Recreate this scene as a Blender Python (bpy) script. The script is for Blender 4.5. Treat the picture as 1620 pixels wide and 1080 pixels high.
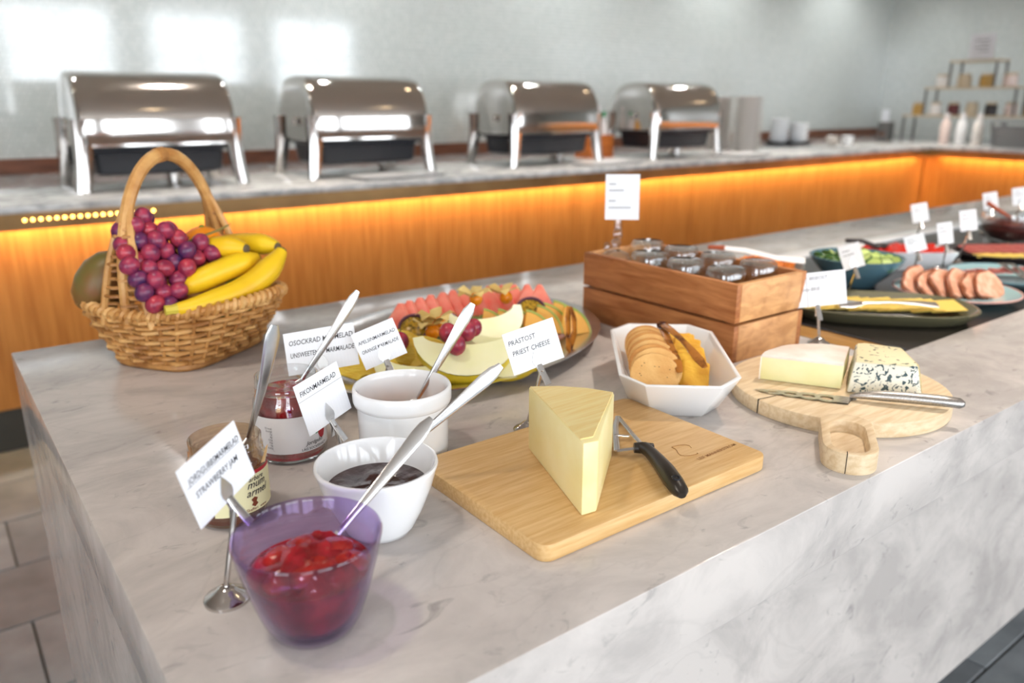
import bpy, bmesh, math, random
from mathutils import Vector, Matrix, Euler, noise
random.seed(11)
for o in list(bpy.data.objects): bpy.data.objects.remove(o)
S = bpy.context.scene; COL = S.collection
PI = math.pi; R = math.radians
ZC = 0.90                                   # height of both counters

# ---------------------------------------------------------------- camera
cam = bpy.data.cameras.new('camera'); camo = bpy.data.objects.new('camera', cam); COL.objects.link(camo)
S.camera = camo
cam.sensor_width = 36; cam.lens = 27.767; cam.clip_start = .02; cam.clip_end = 80
ROT = Matrix(((0.7993, 0.1749, -0.575), (-0.601, 0.2326, -0.7647), (0.0, 0.9567, 0.291)))
camo.matrix_world = Matrix.Translation((0, 0, 1.32)) @ ROT.to_4x4()
cam.dof.use_dof = True; cam.dof.focus_distance = .90; cam.dof.aperture_fstop = 3.6

# ---------------------------------------------------------------- world, daylight, exposure
W = bpy.data.worlds.new('world'); S.world = W; W.use_nodes = True
bg = W.node_tree.nodes['Background']; bg.inputs[0].default_value = (.86, .93, 1, 1); bg.inputs[1].default_value = 7.0
S.view_settings.view_transform = 'Standard'; S.view_settings.look = 'None'
S.view_settings.gamma = 1; S.view_settings.use_curve_mapping = False
S.view_settings.exposure = 0.22
S.cycles.transparent_max_bounces = 48
WY = -4.0                                    # window wall behind the camera
WINX = [(-2.9, -1.2), (-.7, 1.0), (1.5, 3.2), (3.7, 5.4), (5.9, 7.6)]
WZ0, WZ1 = .45, 2.85
def lamp(name, kind, loc, energy, color=(1, 1, 1), rot=(0, 0, 0), **kw):
    l = bpy.data.lights.new(name, kind); l.energy = energy; l.color = color
    for k, v in kw.items(): setattr(l, k, v)
    o = bpy.data.objects.new(name, l); COL.objects.link(o); o.location = loc; o.rotation_euler = rot
    return o
for a, b in WINX:
    o = lamp('window_daylight', 'AREA', ((a + b) / 2, WY - .02, (WZ0 + WZ1) / 2), 1, rot=(R(90), 0, 0), shape='RECTANGLE', size=b - a, size_y=WZ1 - WZ0)
    o.data.cycles.is_portal = True
WINL = [(-2.9, -1.0)]             # windows in the left wall
WXL = -3.6
for a, b in WINL:
    o = lamp('window_daylight', 'AREA', (WXL - .02, (a + b) / 2, (WZ0 + WZ1) / 2), 1, rot=(R(90), 0, R(-90)), shape='RECTANGLE', size=b - a, size_y=WZ1 - WZ0)
    o.data.cycles.is_portal = True

# ---------------------------------------------------------------- helpers: geometry as (verts, faces)
def xf(g, M): return [M @ Vector(v) for v in g[0]], g[1]
def T(x, y, z): return Matrix.Translation((x, y, z))
def RZ(a): return Matrix.Rotation(a, 4, 'Z')
def RX(a): return Matrix.Rotation(a, 4, 'X')
def RY(a): return Matrix.Rotation(a, 4, 'Y')
def SC(x, y, z): return Matrix.Diagonal((x, y, z, 1))
def join(*gs):
    V, F = [], []
    for g in gs:
        n = len(V); V += [Vector(v) for v in g[0]]; F += [tuple(i + n for i in f) for f in g[1]]
    return V, F
def bevel(g, off, seg=2, ang=25):
    bm = bmesh.new(); vs = [bm.verts.new(v) for v in g[0]]
    for f in g[1]:
        try: bm.faces.new([vs[i] for i in f])
        except ValueError: pass
    bmesh.ops.recalc_face_normals(bm, faces=bm.faces)
    es = [e for e in bm.edges if len(e.link_faces) == 2 and e.calc_face_angle(0) > R(ang)]
    bmesh.ops.bevel(bm, geom=es, offset=off, segments=seg, affect='EDGES', profile=.5, clamp_overlap=True)
    bm.verts.index_update(); V = [v.co.copy() for v in bm.verts]; F = [tuple(v.index for v in f.verts) for f in bm.faces]; bm.free()
    return V, F
def box(x0, x1, y0, y1, z0, z1, bev=0, seg=2):
    V = [(x, y, z) for z in (z0, z1) for y in (y0, y1) for x in (x0, x1)]
    F = [(0, 2, 3, 1), (4, 5, 7, 6), (0, 1, 5, 4), (2, 6, 7, 3), (0, 4, 6, 2), (1, 3, 7, 5)]
    return bevel((V, F), bev, seg) if bev else (V, F)
def cbox(sx, sy, sz, bev=0, c=(0, 0, 0)): return box(c[0] - sx / 2, c[0] + sx / 2, c[1] - sy / 2, c[1] + sy / 2, c[2] - sz / 2, c[2] + sz / 2, bev)
def lathe(prof, n=40, closed=False, sx=1, sy=1):
    V, F, rings = [], [], []
    for r, z in prof:
        if r < 1e-6: rings.append([len(V)]); V.append((0, 0, z))
        else:
            rings.append(list(range(len(V), len(V) + n)))
            V += [(r * sx * math.cos(2 * PI * k / n), r * sy * math.sin(2 * PI * k / n), z) for k in range(n)]
    pairs = list(zip(rings, rings[1:]))
    if closed: pairs.append((rings[-1], rings[0]))
    for a, b in pairs:
        for k in range(n):
            j = (k + 1) % n
            if len(a) == 1 and len(b) == 1: break
            if len(a) == 1: F.append((a[0], b[j], b[k]))
            elif len(b) == 1: F.append((a[k], a[j], b[0]))
            else: F.append((a[k], a[j], b[j], b[k]))
    return V, F
def rings(rs, cap0=True, cap1=True):
    n = len(rs[0]); V = [Vector(v) for r in rs for v in r]; F = []
    for i in range(len(rs) - 1):
        for k in range(n):
            j = (k + 1) % n; F.append((i * n + k, i * n + j, (i + 1) * n + j, (i + 1) * n + k))
    if cap0: F.append(tuple(reversed(range(n))))
    if cap1: F.append(tuple((len(rs) - 1) * n + k for k in range(n)))
    return V, F
def frames(P):
    P = [Vector(p) for p in P]; T_ = []
    for i in range(len(P)):
        d = P[min(i + 1, len(P) - 1)] - P[max(i - 1, 0)]; T_.append(d.normalized())
    up = Vector((0, 0, 1)) if abs(T_[0].z) < .9 else Vector((1, 0, 0))
    N = (up - T_[0] * up.dot(T_[0])).normalized(); out = []
    for i, t in enumerate(T_):
        N = (N - t * N.dot(t)).normalized(); out.append((P[i], t, N, t.cross(N)))
    return out
def tube(P, r, n=8, cap=True):
    rs = []
    for i, (p, t, a, b) in enumerate(frames(P)):
        q = r[i] if isinstance(r, (list, tuple)) else r
        rs.append([p + (a * math.cos(2 * PI * k / n) + b * math.sin(2 * PI * k / n)) * q for k in range(n)])
    return rings(rs, cap, cap)
def loop_tube(P, r, n=6):
    P = [Vector(p) for p in P]; m = len(P); V, F = [], []
    for i in range(m):
        t = (P[(i + 1) % m] - P[i - 1]).normalized(); up = Vector((0, 0, 1))
        a = (up - t * up.dot(t)).normalized(); b = t.cross(a)
        q = r[i] if isinstance(r, (list, tuple)) else r
        V += [P[i] + (a * math.cos(2 * PI * k / n) + b * math.sin(2 * PI * k / n)) * q for k in range(n)]
    for i in range(m):
        for k in range(n):
            j = (k + 1) % n; i2 = (i + 1) % m; F.append((i * n + k, i * n + j, i2 * n + j, i2 * n + k))
    return V, F
def ribbon(P, w, th, nrm):
    """flat bar along P: width list w, thickness th (number or list), face towards nrm"""
    P = [Vector(p) for p in P]; nrm = Vector(nrm); rs = []
    for i in range(len(P)):
        t = (P[min(i + 1, len(P) - 1)] - P[max(i - 1, 0)]).normalized()
        s = t.cross(nrm).normalized(); u = s.cross(t).normalized()
        a = w[i] / 2; b = (th[i] if isinstance(th, (list, tuple)) else th) / 2
        rs.append([P[i] + s * (a * math.cos(x)) + u * (b * math.sin(x)) for x in [2 * PI * k / 12 for k in range(12)]])
    return rings(rs)
def prism(poly, z0, z1, bev=0, seg=2):
    n = len(poly); V = [(x, y, z0) for x, y in poly] + [(x, y, z1) for x, y in poly]
    F = [tuple(reversed(range(n))), tuple(range(n, 2 * n))] + [(k, (k + 1) % n, n + (k + 1) % n, n + k) for k in range(n)]
    return bevel((V, F), bev, seg) if bev else (V, F)
def ell(rx, ry, rz, c=(0, 0, 0), nu=16, nv=10):
    g = lathe([(math.sin(PI * i / nv), -math.cos(PI * i / nv)) for i in range(nv + 1)], nu)
    return xf(g, T(*c) @ SC(rx, ry, rz))
def rrect(hx, hy, r, n=5):
    out = []
    for cx, cy, a0 in ((hx - r, hy - r, 0), (-hx + r, hy - r, 90), (-hx + r, -hy + r, 180), (hx - r, -hy + r, 270)):
        out += [(cx + r * math.cos(R(a0 + 90 * k / n)), cy + r * math.sin(R(a0 + 90 * k / n))) for k in range(n + 1)]
    return out
def oct_(hx, hy, cx, cy): return [(hx, -hy + cy), (hx, hy - cy), (hx - cx, hy), (-hx + cx, hy), (-hx, hy - cy), (-hx, -hy + cy), (-hx + cx, -hy), (hx - cx, -hy)]
def nz(v, s): return noise.noise(Vector(v) * s)
def wob(g, amp, s, seed=0):
    return [Vector(v) + Vector((nz(Vector(v) + Vector((seed, 0, 0)), s), nz(Vector(v) + Vector((seed, 9, 0)), s), nz(Vector(v) + Vector((seed, 0, 7)), s))) * amp for v in g[0]], g[1]

# ---------------------------------------------------------------- helpers: objects
def mesh(name, g, m, smooth=35):
    me = bpy.data.meshes.new(name); me.from_pydata([tuple(v) for v in g[0]], [], g[1])
    bm = bmesh.new(); bm.from_mesh(me); bmesh.ops.recalc_face_normals(bm, faces=bm.faces); bm.to_mesh(me); bm.free()
    me.update()
    if smooth:
        me.polygons.foreach_set('use_smooth', [True] * len(me.polygons)); me.set_sharp_from_angle(angle=R(smooth))
    me.materials.append(MAT[m] if isinstance(m, str) else m)
    return me
def link(name, me, parent=None, loc=None, rot=None, label=None):
    o = bpy.data.objects.new(name, me); COL.objects.link(o)
    if parent: o.parent = parent
    if loc is not None: o.location = loc
    if rot is not None: o.rotation_euler = rot
    if label: o['label'] = label
    return o
def obj(name, g, m, parent=None, smooth=35, label=None, loc=None, rot=None): return link(name, mesh(name, g, m, smooth), parent, loc, rot, label)
def tag(o, label, cat, group=None, kind=None):
    o['label'] = label
    if cat: o['category'] = cat
    if group: o['group'] = group
    if kind: o['kind'] = kind
    return o
def thing(name, label, cat, loc=(0, 0, 0), rz=0, group=None):
    o = bpy.data.objects.new(name, None); COL.objects.link(o); o.empty_display_size = .05
    o.location = loc; o.rotation_euler = (0, 0, rz)
    return tag(o, label, cat, group)
def dup(root, loc=None, rz=None, label=None, group=None):
    r = root.copy(); COL.objects.link(r)
    if loc is not None: r.location = loc
    if rz is not None: r.rotation_euler = (0, 0, rz)
    if label: r['label'] = label
    if group: r['group'] = group
    for ch in list(root.children):
        c = ch.copy(); COL.objects.link(c); c.parent = r
        for gch in list(ch.children):
            d = gch.copy(); COL.objects.link(d); d.parent = c
    return r
def struct(name, g, m, label=None, parent=None, smooth=None):
    o = obj(name, g, m, parent, smooth, label); o['kind'] = 'structure'; return o
ORD = ['first', 'second', 'third', 'fourth', 'fifth', 'sixth', 'seventh', 'eighth', 'ninth', 'tenth', 'eleventh', 'twelfth', 'thirteenth', 'fourteenth', 'fifteenth', 'sixteenth']
_fc = {}
def text(s, size=.01, shear=0, align='CENTER'):
    c = bpy.data.curves.new('lettering', 'FONT'); c.body = s; c.size = size; c.shear = shear; c.align_x = align; c.resolution_u = 2; c.offset = size * .006
    o = bpy.data.objects.new('lettering', c); COL.objects.link(o)
    me = bpy.data.meshes.new_from_object(o.evaluated_get(bpy.context.evaluated_depsgraph_get()))
    V = [v.co.copy() for v in me.vertices]; F = [tuple(p.vertices) for p in me.polygons]
    bpy.data.objects.remove(o); bpy.data.curves.remove(c); bpy.data.meshes.remove(me)
    return V, F

# ---------------------------------------------------------------- materials (all procedural)
MAT = {}
def lin(c):
    return tuple(((x / 255) / 12.92 if x / 255 <= .04045 else ((x / 255 + .055) / 1.055) ** 2.4) for x in c) + (1,)
def mat(name, col, rough=.5, metal=0, col2=None, ns=20, nst=(1, 1, 1), lo=.35, hi=.65, bump=0, bs=60, bst=None, trans=0, ior=1.45, coat=0, sss=0, sr=(1, .5, .3), emit=0, spec=.5, detail=4, aniso=0, dist=0):
    m = bpy.data.materials.new(name); m.use_nodes = True; nt = m.node_tree; N = nt.nodes; L = nt.links; p = N['Principled BSDF']
    p.inputs['Base Color'].default_value = lin(col); p.inputs['Roughness'].default_value = rough; p.inputs['Metallic'].default_value = metal
    p.inputs['IOR'].default_value = ior; p.inputs['Transmission Weight'].default_value = trans; p.inputs['Coat Weight'].default_value = coat; p.inputs['Coat Roughness'].default_value = .05
    p.inputs['Specular IOR Level'].default_value = spec
    if sss: p.inputs['Subsurface Weight'].default_value = sss; p.inputs['Subsurface Radius'].default_value = sr; p.inputs['Subsurface Scale'].default_value = .01
    if emit: p.inputs['Emission Color'].default_value = lin(col); p.inputs['Emission Strength'].default_value = emit
    if col2 or bump: tc = N.new('ShaderNodeTexCoord')
    def nse(scale, st, det):
        mp = N.new('ShaderNodeMapping'); mp.inputs['Scale'].default_value = st; L.new(tc.outputs['Object'], mp.inputs[0])
        n = N.new('ShaderNodeTexNoise'); n.inputs['Scale'].default_value = scale; n.inputs['Detail'].default_value = det; n.inputs['Distortion'].default_value = dist; L.new(mp.outputs[0], n.inputs['Vector']); return n
    if col2:
        n = nse(ns, nst, detail); r = N.new('ShaderNodeValToRGB')
        r.color_ramp.elements[0].position = lo; r.color_ramp.elements[1].position = hi
        r.color_ramp.elements[0].color = lin(col); r.color_ramp.elements[1].color = lin(col2)
        L.new(n.outputs['Fac'], r.inputs[0]); L.new(r.outputs[0], p.inputs['Base Color'])
    if bump:
        n = nse(bs, bst or nst, 3); b = N.new('ShaderNodeBump'); b.inputs['Strength'].default_value = bump; b.inputs['Distance'].default_value = .004
        L.new(n.outputs['Fac'], b.inputs['Height']); L.new(b.outputs[0], p.inputs['Normal'])
    MAT[name] = m; return m
def marble(name, base, vein, dark, rough, sc=1.0):
    m = mat(name, base, rough, spec=.5); nt = m.node_tree; N = nt.nodes; L = nt.links; p = N['Principled BSDF']
    tc = N.new('ShaderNodeTexCoord')
    mp = N.new('ShaderNodeMapping'); mp.inputs['Rotation'].default_value = (.3, .2, .6); mp.inputs['Scale'].default_value = (1.6 * sc, 2.6 * sc, 2 * sc); L.new(tc.outputs['Object'], mp.inputs[0])
    a = N.new('ShaderNodeTexNoise'); a.inputs['Scale'].default_value = 3.2; a.inputs['Detail'].default_value = 9; a.inputs['Roughness'].default_value = .62; a.inputs['Distortion'].default_value = .7; L.new(mp.outputs[0], a.inputs[0])
    r1 = N.new('ShaderNodeValToRGB'); e = r1.color_ramp.elements; e[0].position = .38; e[0].color = lin(vein); e[1].position = .6; e[1].color = lin(base); L.new(a.outputs['Fac'], r1.inputs[0])
    mp2 = N.new('ShaderNodeMapping'); mp2.inputs['Rotation'].default_value = (.1, .4, .75); mp2.inputs['Scale'].default_value = (11 * sc, 19 * sc, 15 * sc); L.new(tc.outputs['Object'], mp2.inputs[0])
    b = N.new('ShaderNodeTexNoise'); b.inputs['Scale'].default_value = 2.0; b.inputs['Detail'].default_value = 6; b.inputs['Roughness'].default_value = .55; b.inputs['Distortion'].default_value = 1.2; L.new(mp2.outputs[0], b.inputs[0])
    r2 = N.new('ShaderNodeValToRGB'); e = r2.color_ramp.elements; e[0].position = .62; e[0].color = (0, 0, 0, 1); e[1].position = .78; e[1].color = (1, 1, 1, 1); L.new(b.outputs['Fac'], r2.inputs[0])
    v = N.new('ShaderNodeTexNoise'); v.inputs['Scale'].default_value = 1.6; v.inputs['Detail'].default_value = 5; v.inputs['Distortion'].default_value = 2.2; L.new(mp.outputs[0], v.inputs[0])
    ab = N.new('ShaderNodeMath'); ab.operation = 'SUBTRACT'; ab.inputs[1].default_value = .5; L.new(v.outputs['Fac'], ab.inputs[0])
    ab2 = N.new('ShaderNodeMath'); ab2.operation = 'ABSOLUTE'; L.new(ab.outputs[0], ab2.inputs[0])
    r3 = N.new('ShaderNodeValToRGB'); e = r3.color_ramp.elements; e[0].position = 0; e[0].color = (.14, .14, .14, 1); e[1].position = .02; e[1].color = (0, 0, 0, 1); L.new(ab2.outputs[0], r3.inputs[0])
    mx = N.new('ShaderNodeMath'); mx.operation = 'MAXIMUM'; L.new(r2.outputs[0], mx.inputs[0]); L.new(r3.outputs[0], mx.inputs[1])
    ml = N.new('ShaderNodeMath'); ml.operation = 'MULTIPLY'; ml.inputs[1].default_value = .62; L.new(mx.outputs[0], ml.inputs[0])
    mix = N.new('ShaderNodeMix'); mix.data_type = 'RGBA'; L.new(ml.outputs[0], mix.inputs[0]); L.new(r1.outputs[0], mix.inputs[6]); mix.inputs[7].default_value = lin(dark); L.new(mix.outputs[2], p.inputs['Base Color'])
marble('marble', (205, 197, 191), (180, 173, 168), (108, 104, 103), .15)
marble('marble_back', (214, 213, 210), (160, 160, 160), (78, 78, 80), .12, 1.6)
mat('floor_stone', (146, 150, 153), .4, col2=(120, 124, 127), ns=6, bump=.15, bs=30)
mat('floor_stone_dark', (128, 131, 134), .4, col2=(108, 111, 114), ns=6, bump=.15, bs=30)
mat('grout', (105, 100, 95), .8)
mat('plaster', (205, 200, 194), .8)
mat('ceiling', (194, 182, 171), .8)
mat('black_plinth', (70, 68, 62), .5)
mat('panel_wood', (204, 138, 66), .42, col2=(180, 114, 48), ns=5, nst=(14, 14, .7), bump=.05, bs=8, bst=(20, 20, 1))
mat('trim_wood', (128, 78, 54), .45, col2=(98, 58, 40), ns=5, nst=(1, 10, 10))
mat('bronze', (176, 142, 96), .28, metal=.75, col2=(150, 118, 80), ns=4)
mat('led', (255, 190, 90), emit=14)
mat('chrome', (205, 200, 196), .09, metal=1)
mat('steel', (212, 212, 212), .26, metal=1)
mat('steel_brushed', (170, 164, 158), .36, metal=1, col2=(196, 192, 188), ns=20, nst=(1, 30, 30))
mat('platter_steel', (214, 214, 216), .26, metal=1)
mat('black_pan', (34, 36, 42), .28)
mat('black_plastic', (38, 32, 27), .33)
mat('porcelain', (238, 239, 240), .1, coat=.4)
mat('porcelain_grey', (236, 231, 226), .25)
mat('paper', (244, 245, 248), .7, col2=(236, 238, 243), ns=1, nst=(900, .1, .1))
mat('ink', (42, 40, 44), .7)
mat('ink_grey', (120, 120, 122), .7)
mat('wicker', (200, 146, 84), .42, col2=(150, 98, 48), ns=30, bump=.2, bs=200)
mat('wicker_light', (218, 170, 106), .4, col2=(182, 126, 66), ns=25, bump=.2, bs=200)
mat('grape', (164, 54, 78), .28, col2=(88, 36, 74), ns=55, lo=.4, hi=.7, sss=.15, sr=(1, .3, .3))
mat('grape_dark', (126, 48, 82), .3, col2=(60, 34, 78), ns=55, sss=.1)
mat('grape_red', (188, 62, 74), .26, col2=(128, 38, 64), ns=45, sss=.2, sr=(1, .3, .3))
mat('stem_green', (124, 110, 52), .6)
mat('banana', (240, 200, 28), .42, col2=(226, 178, 24), ns=14, lo=.4, hi=.75)
mat('banana_tip', (96, 80, 56), .7)
mat('banana_stalk', (206, 186, 70), .5)
mat('orange', (240, 142, 20), .4, bump=.25, bs=260)
mat('mango', (104, 100, 46), .4, col2=(128, 84, 46), ns=14)
mat('leaf', (92, 124, 40), .5)
mat('jam_red', (176, 22, 34), .12, col2=(120, 10, 18), ns=50, coat=.5, sss=.25, sr=(1, .1, .1), bump=.5, bs=110)
mat('jam_berry', (190, 40, 28), .12, col2=(136, 16, 16), ns=60, coat=.5, sss=.3, sr=(1, .15, .1), bump=.4, bs=160)
mat('jam_dark', (62, 28, 26), .1, col2=(38, 16, 16), ns=40, coat=.5, bump=.35, bs=120)
mat('jam_orange', (196, 120, 50), .15, coat=.4)
mat('jam_brown', (104, 46, 22), .2, col2=(70, 26, 12), ns=40)
def glass(name, tint, ior=1.5):
    """thin clear wall: light passes straight through, Fresnel reflection on top"""
    m = bpy.data.materials.new(name); m.use_nodes = True; nt = m.node_tree; N = nt.nodes; L = nt.links; N.remove(N['Principled BSDF'])
    tr = N.new('ShaderNodeBsdfTransparent'); tr.inputs[0].default_value = lin(tint); gl = N.new('ShaderNodeBsdfGlossy'); gl.inputs['Roughness'].default_value = .03
    lw = N.new('ShaderNodeLayerWeight'); lw.inputs[0].default_value = .5; pw = N.new('ShaderNodeMath'); pw.operation = 'POWER'; pw.inputs[1].default_value = 3.4; L.new(lw.outputs['Facing'], pw.inputs[0])
    fr = N.new('ShaderNodeMath'); fr.operation = 'MULTIPLY_ADD'; fr.inputs[1].default_value = .95; fr.inputs[2].default_value = ((ior - 1) / (ior + 1)) ** 2; L.new(pw.outputs[0], fr.inputs[0]); mx = N.new('ShaderNodeMixShader')
    L.new(fr.outputs[0], mx.inputs[0]); L.new(tr.outputs[0], mx.inputs[1]); L.new(gl.outputs[0], mx.inputs[2]); L.new(mx.outputs[0], N['Material Output'].inputs[0]); MAT[name] = m
glass('clear_glass', (251, 253, 253), 2.0); glass('purple_glass', (228, 216, 244), 1.6); glass('amber_glass', (250, 241, 228), 1.9); glass('acrylic', (246, 248, 250), 2.1)
mat('label_white', (226, 224, 224), .5); mat('label_cream', (232, 226, 178), .5); mat('label_red', (170, 34, 44), .5); mat('label_green', (52, 128, 84), .5); mat('label_brown', (120, 56, 30), .5)
mat('bamboo', (222, 186, 132), .45, col2=(204, 160, 100), ns=6, nst=(3, 40, 40), lo=.3, hi=.7, bump=.06, bs=12, bst=(4, 60, 60))
mat('bamboo_mark', (158, 108, 58), .6)
mat('beech', (228, 206, 172), .55, col2=(210, 182, 142), ns=5, nst=(4, 30, 30), bump=.06, bs=10, bst=(4, 50, 50))
mat('crack', (40, 28, 18), .9)
mat('crate_wood', (192, 128, 76), .5, col2=(150, 88, 46), ns=4, nst=(8, 3, 22), lo=.3, hi=.72, bump=.12, bs=8, bst=(14, 4, 40), dist=.6)
mat('crate_end', (222, 168, 112), .5, col2=(166, 112, 62), ns=5, nst=(5, 8, 12), lo=.3, hi=.8, bump=.12, bs=12, bst=(8, 8, 30), dist=.6)
mat('cheese', (246, 232, 176), .42, col2=(240, 222, 152), ns=16, sss=.15, sr=(1, .8, .4), bump=.12, bs=90)
mat('cheese_rind', (247, 229, 166), .5, col2=(240, 212, 138), ns=8, nst=(2, 20, 20), bump=.1, bs=60)
mat('brie_paste', (238, 232, 182), .45, col2=(232, 222, 160), ns=14, sss=.15, bump=.15, bs=60)
mat('brie_rind', (240, 232, 222), .75, col2=(228, 206, 190), ns=18, bump=.3, bs=120)
mat('blue_rind', (222, 206, 160), .7, col2=(196, 176, 126), ns=24, bump=.3, bs=120)
m = mat('blue_paste', (236, 232, 214), .5, col2=(54, 76, 80), ns=150, nst=(1, 1, 1), lo=.55, hi=.60, detail=2, bump=.25, bs=90, dist=.9)
m = mat('blue_top', (226, 212, 170), .6, col2=(96, 100, 84), ns=80, lo=.6, hi=.68, detail=2, bump=.3, bs=90, dist=.9)
mat('biscuit', (214, 158, 88), .7, col2=(190, 126, 62), ns=20, bump=.3, bs=260)
mat('biscuit_face', (226, 182, 116), .75, col2=(210, 158, 92), ns=30, bump=.35, bs=260)
mat('cracker', (240, 190, 64), .6, col2=(222, 158, 40), ns=40, bump=.3, bs=150)
mat('tortoise', (176, 110, 40), .15, col2=(70, 30, 14), ns=26, lo=.45, hi=.6, coat=.3)
mat('watermelon', (244, 116, 96), .35, col2=(248, 152, 128), ns=50, sss=.2, sr=(1, .3, .2))
mat('watermelon_rind', (150, 176, 96), .4)
mat('honeydew', (244, 240, 204), .35, col2=(234, 232, 176), ns=12, sss=.2, sr=(1, 1, .5))
mat('honeydew_skin', (232, 204, 40), .45, col2=(216, 186, 40), ns=20)
mat('cantaloupe', (242, 172, 74), .35, col2=(246, 190, 96), ns=20, sss=.2, sr=(1, .6, .2))
mat('cantaloupe_skin', (150, 176, 70), .5, col2=(190, 186, 110), ns=30)
mat('pineapple', (240, 210, 84), .35, col2=(226, 184, 52), ns=30, nst=(1, 1, 4), sss=.15, bump=.4, bs=120)
mat('physalis', (240, 144, 20), .22, sss=.1)
mat('husk', (226, 200, 130), .6, col2=(200, 166, 92), ns=40, bump=.4, bs=120)
mat('passion_skin', (92, 52, 70), .45); mat('passion_pulp', (206, 160, 40), .2, col2=(70, 60, 20), ns=160, coat=.4)
mat('well_dark', (40, 36, 34), .22); mat('well_brown', (78, 62, 52), .25)
mat('brass_trim', (176, 130, 66), .35, col2=(150, 106, 50), ns=6, nst=(30, 1, 1))
mat('olive_dish', (104, 100, 76), .22, coat=.3); mat('blue_dish', (94, 128, 140), .22, col2=(76, 108, 122), ns=3, coat=.4)
mat('pale_blue_dish', (150, 184, 188), .25, coat=.3); mat('pink_rim', (196, 150, 140), .35)
mat('grey_dish', (120, 116, 110), .3)
mat('cheese_slice', (240, 204, 100), .45, sss=.1)
mat('meat', (232, 178, 150), .5, col2=(206, 140, 108), ns=60, sss=.15, sr=(1, .4, .3)); mat('meat_crust', (120, 62, 36), .5, col2=(150, 84, 48), ns=80)
mat('ham', (198, 116, 104), .42, col2=(178, 92, 84), ns=30, sss=.2, sr=(1, .4, .3)); mat('salami', (168, 72, 66), .5, col2=(196, 120, 108), ns=120, lo=.5, hi=.6)
mat('cucumber', (188, 206, 120), .35, sss=.1); mat('cucumber_skin', (52, 92, 34), .4); mat('tomato', (206, 40, 24), .25, sss=.1)
mat('carrot', (236, 128, 40), .4, col2=(240, 158, 70), ns=60); mat('pate', (92, 40, 34), .3, col2=(70, 26, 24), ns=10)
mat('white_plastic', (236, 230, 228), .35); mat('brown_tip', (160, 70, 34), .4)
mat('wood_caddy', (206, 118, 50), .45, col2=(184, 98, 40), ns=4, nst=(1, 10, 10)); mat('green_cap', (30, 140, 80), .4); mat('bottle_amber', (220, 160, 80), .2)
mat('rack_grey', (110, 108, 106), .4, metal=.5); mat('sign_grey', (214, 212, 216), .5); mat('jar_lid', (196, 178, 150), .4); mat('dark_red', (92, 34, 34), .4); mat('dark_jar', (52, 46, 46), .35); mat('ochre', (190, 150, 80), .5); mat('pink_bottle', (226, 206, 198), .35)
mat('window_frame', (190, 186, 180), .5); mat('lamp_lens', (255, 226, 180), emit=30); mat('grey_mesh', (132, 132, 132), .5)
# glossy mosaic of small glass tiles on the walls
def mosaic():
    m = mat('mosaic', (205, 209, 205), .12, coat=1.0); m.node_tree.nodes['Principled BSDF'].inputs['Coat IOR'].default_value = 1.7; m.node_tree.nodes['Principled BSDF'].inputs['Coat Roughness'].default_value = .085; nt = m.node_tree; N = nt.nodes; L = nt.links; p = N['Principled BSDF']
    tc = N.new('ShaderNodeTexCoord'); sp = N.new('ShaderNodeSeparateXYZ'); L.new(tc.outputs['Object'], sp.inputs[0])
    ad = N.new('ShaderNodeMath'); L.new(sp.outputs[0], ad.inputs[0]); L.new(sp.outputs[1], ad.inputs[1])
    cb = N.new('ShaderNodeCombineXYZ'); L.new(ad.outputs[0], cb.inputs[0]); L.new(sp.outputs[2], cb.inputs[1])
    b = N.new('ShaderNodeTexBrick'); b.inputs['Scale'].default_value = 1; b.inputs['Brick Width'].default_value = .03; b.inputs['Row Height'].default_value = .03; b.inputs['Mortar Size'].default_value = .0022; b.inputs['Mortar Smooth'].default_value = .6
    b.inputs['Color1'].default_value = lin((204, 210, 206)); b.inputs['Color2'].default_value = lin((216, 220, 216)); b.inputs['Mortar'].default_value = lin((180, 184, 180)); L.new(cb.outputs[0], b.inputs['Vector'])
    L.new(b.outputs['Color'], p.inputs['Base Color'])
    bp = N.new('ShaderNodeBump'); bp.invert = True; bp.inputs['Strength'].default_value = .7; bp.inputs['Distance'].default_value = .002; L.new(b.outputs['Fac'], bp.inputs['Height'])
    n = N.new('ShaderNodeTexNoise'); n.inputs['Scale'].default_value = 28; n.inputs['Detail'].default_value = 1; L.new(tc.outputs['Object'], n.inputs[0])
    b2 = N.new('ShaderNodeBump'); b2.inputs['Strength'].default_value = .3; b2.inputs['Distance'].default_value = .004; L.new(n.outputs['Fac'], b2.inputs['Height']); L.new(bp.outputs[0], b2.inputs['Normal'])
    L.new(b2.outputs[0], p.inputs['Normal'])
mosaic()
# ================================================================ THE ROOM
FL = -0.20; CE = 3.05; XL, XR, YB = -3.6, 10.2, 5.65
floor = struct('floor', box(XL - .3, XR + .3, WY - .3, YB + .3, FL - .1, FL - .012), 'grout', 'grey stone tile floor with dark joints')
TW, TH = .7027, .37
tl = bevel(box(.0035, TW - .0035, .0035, TH - .0035, -.012, 0), .002, 1)
tm = [mesh('tile', tl, 'floor_stone', None), mesh('tile', tl, 'floor_stone_dark', None)]
rest = []
for j in range(-18, 6):
    for i in range(-6, 16):
        x = .067 + i * TW + (TW / 2 if j % 2 else 0); y = 2.9 + j * TH
        if y > 3.95 or y < WY or x < XL - .3 or x > XR - .4: continue
        if j >= -8 and -4 <= i < 5: link('tile', tm[(i * 7 + j * 3) % 5 < 2], floor, (x, y, FL + random.uniform(0, .0008)))
        else: rest.append(box(x + .0035, x + TW - .0035, y + .0035, y + TH - .0035, FL - .012, FL))
far = obj('tile', join(*rest), 'floor_stone', floor, None); far['kind'] = 'stuff'
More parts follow.
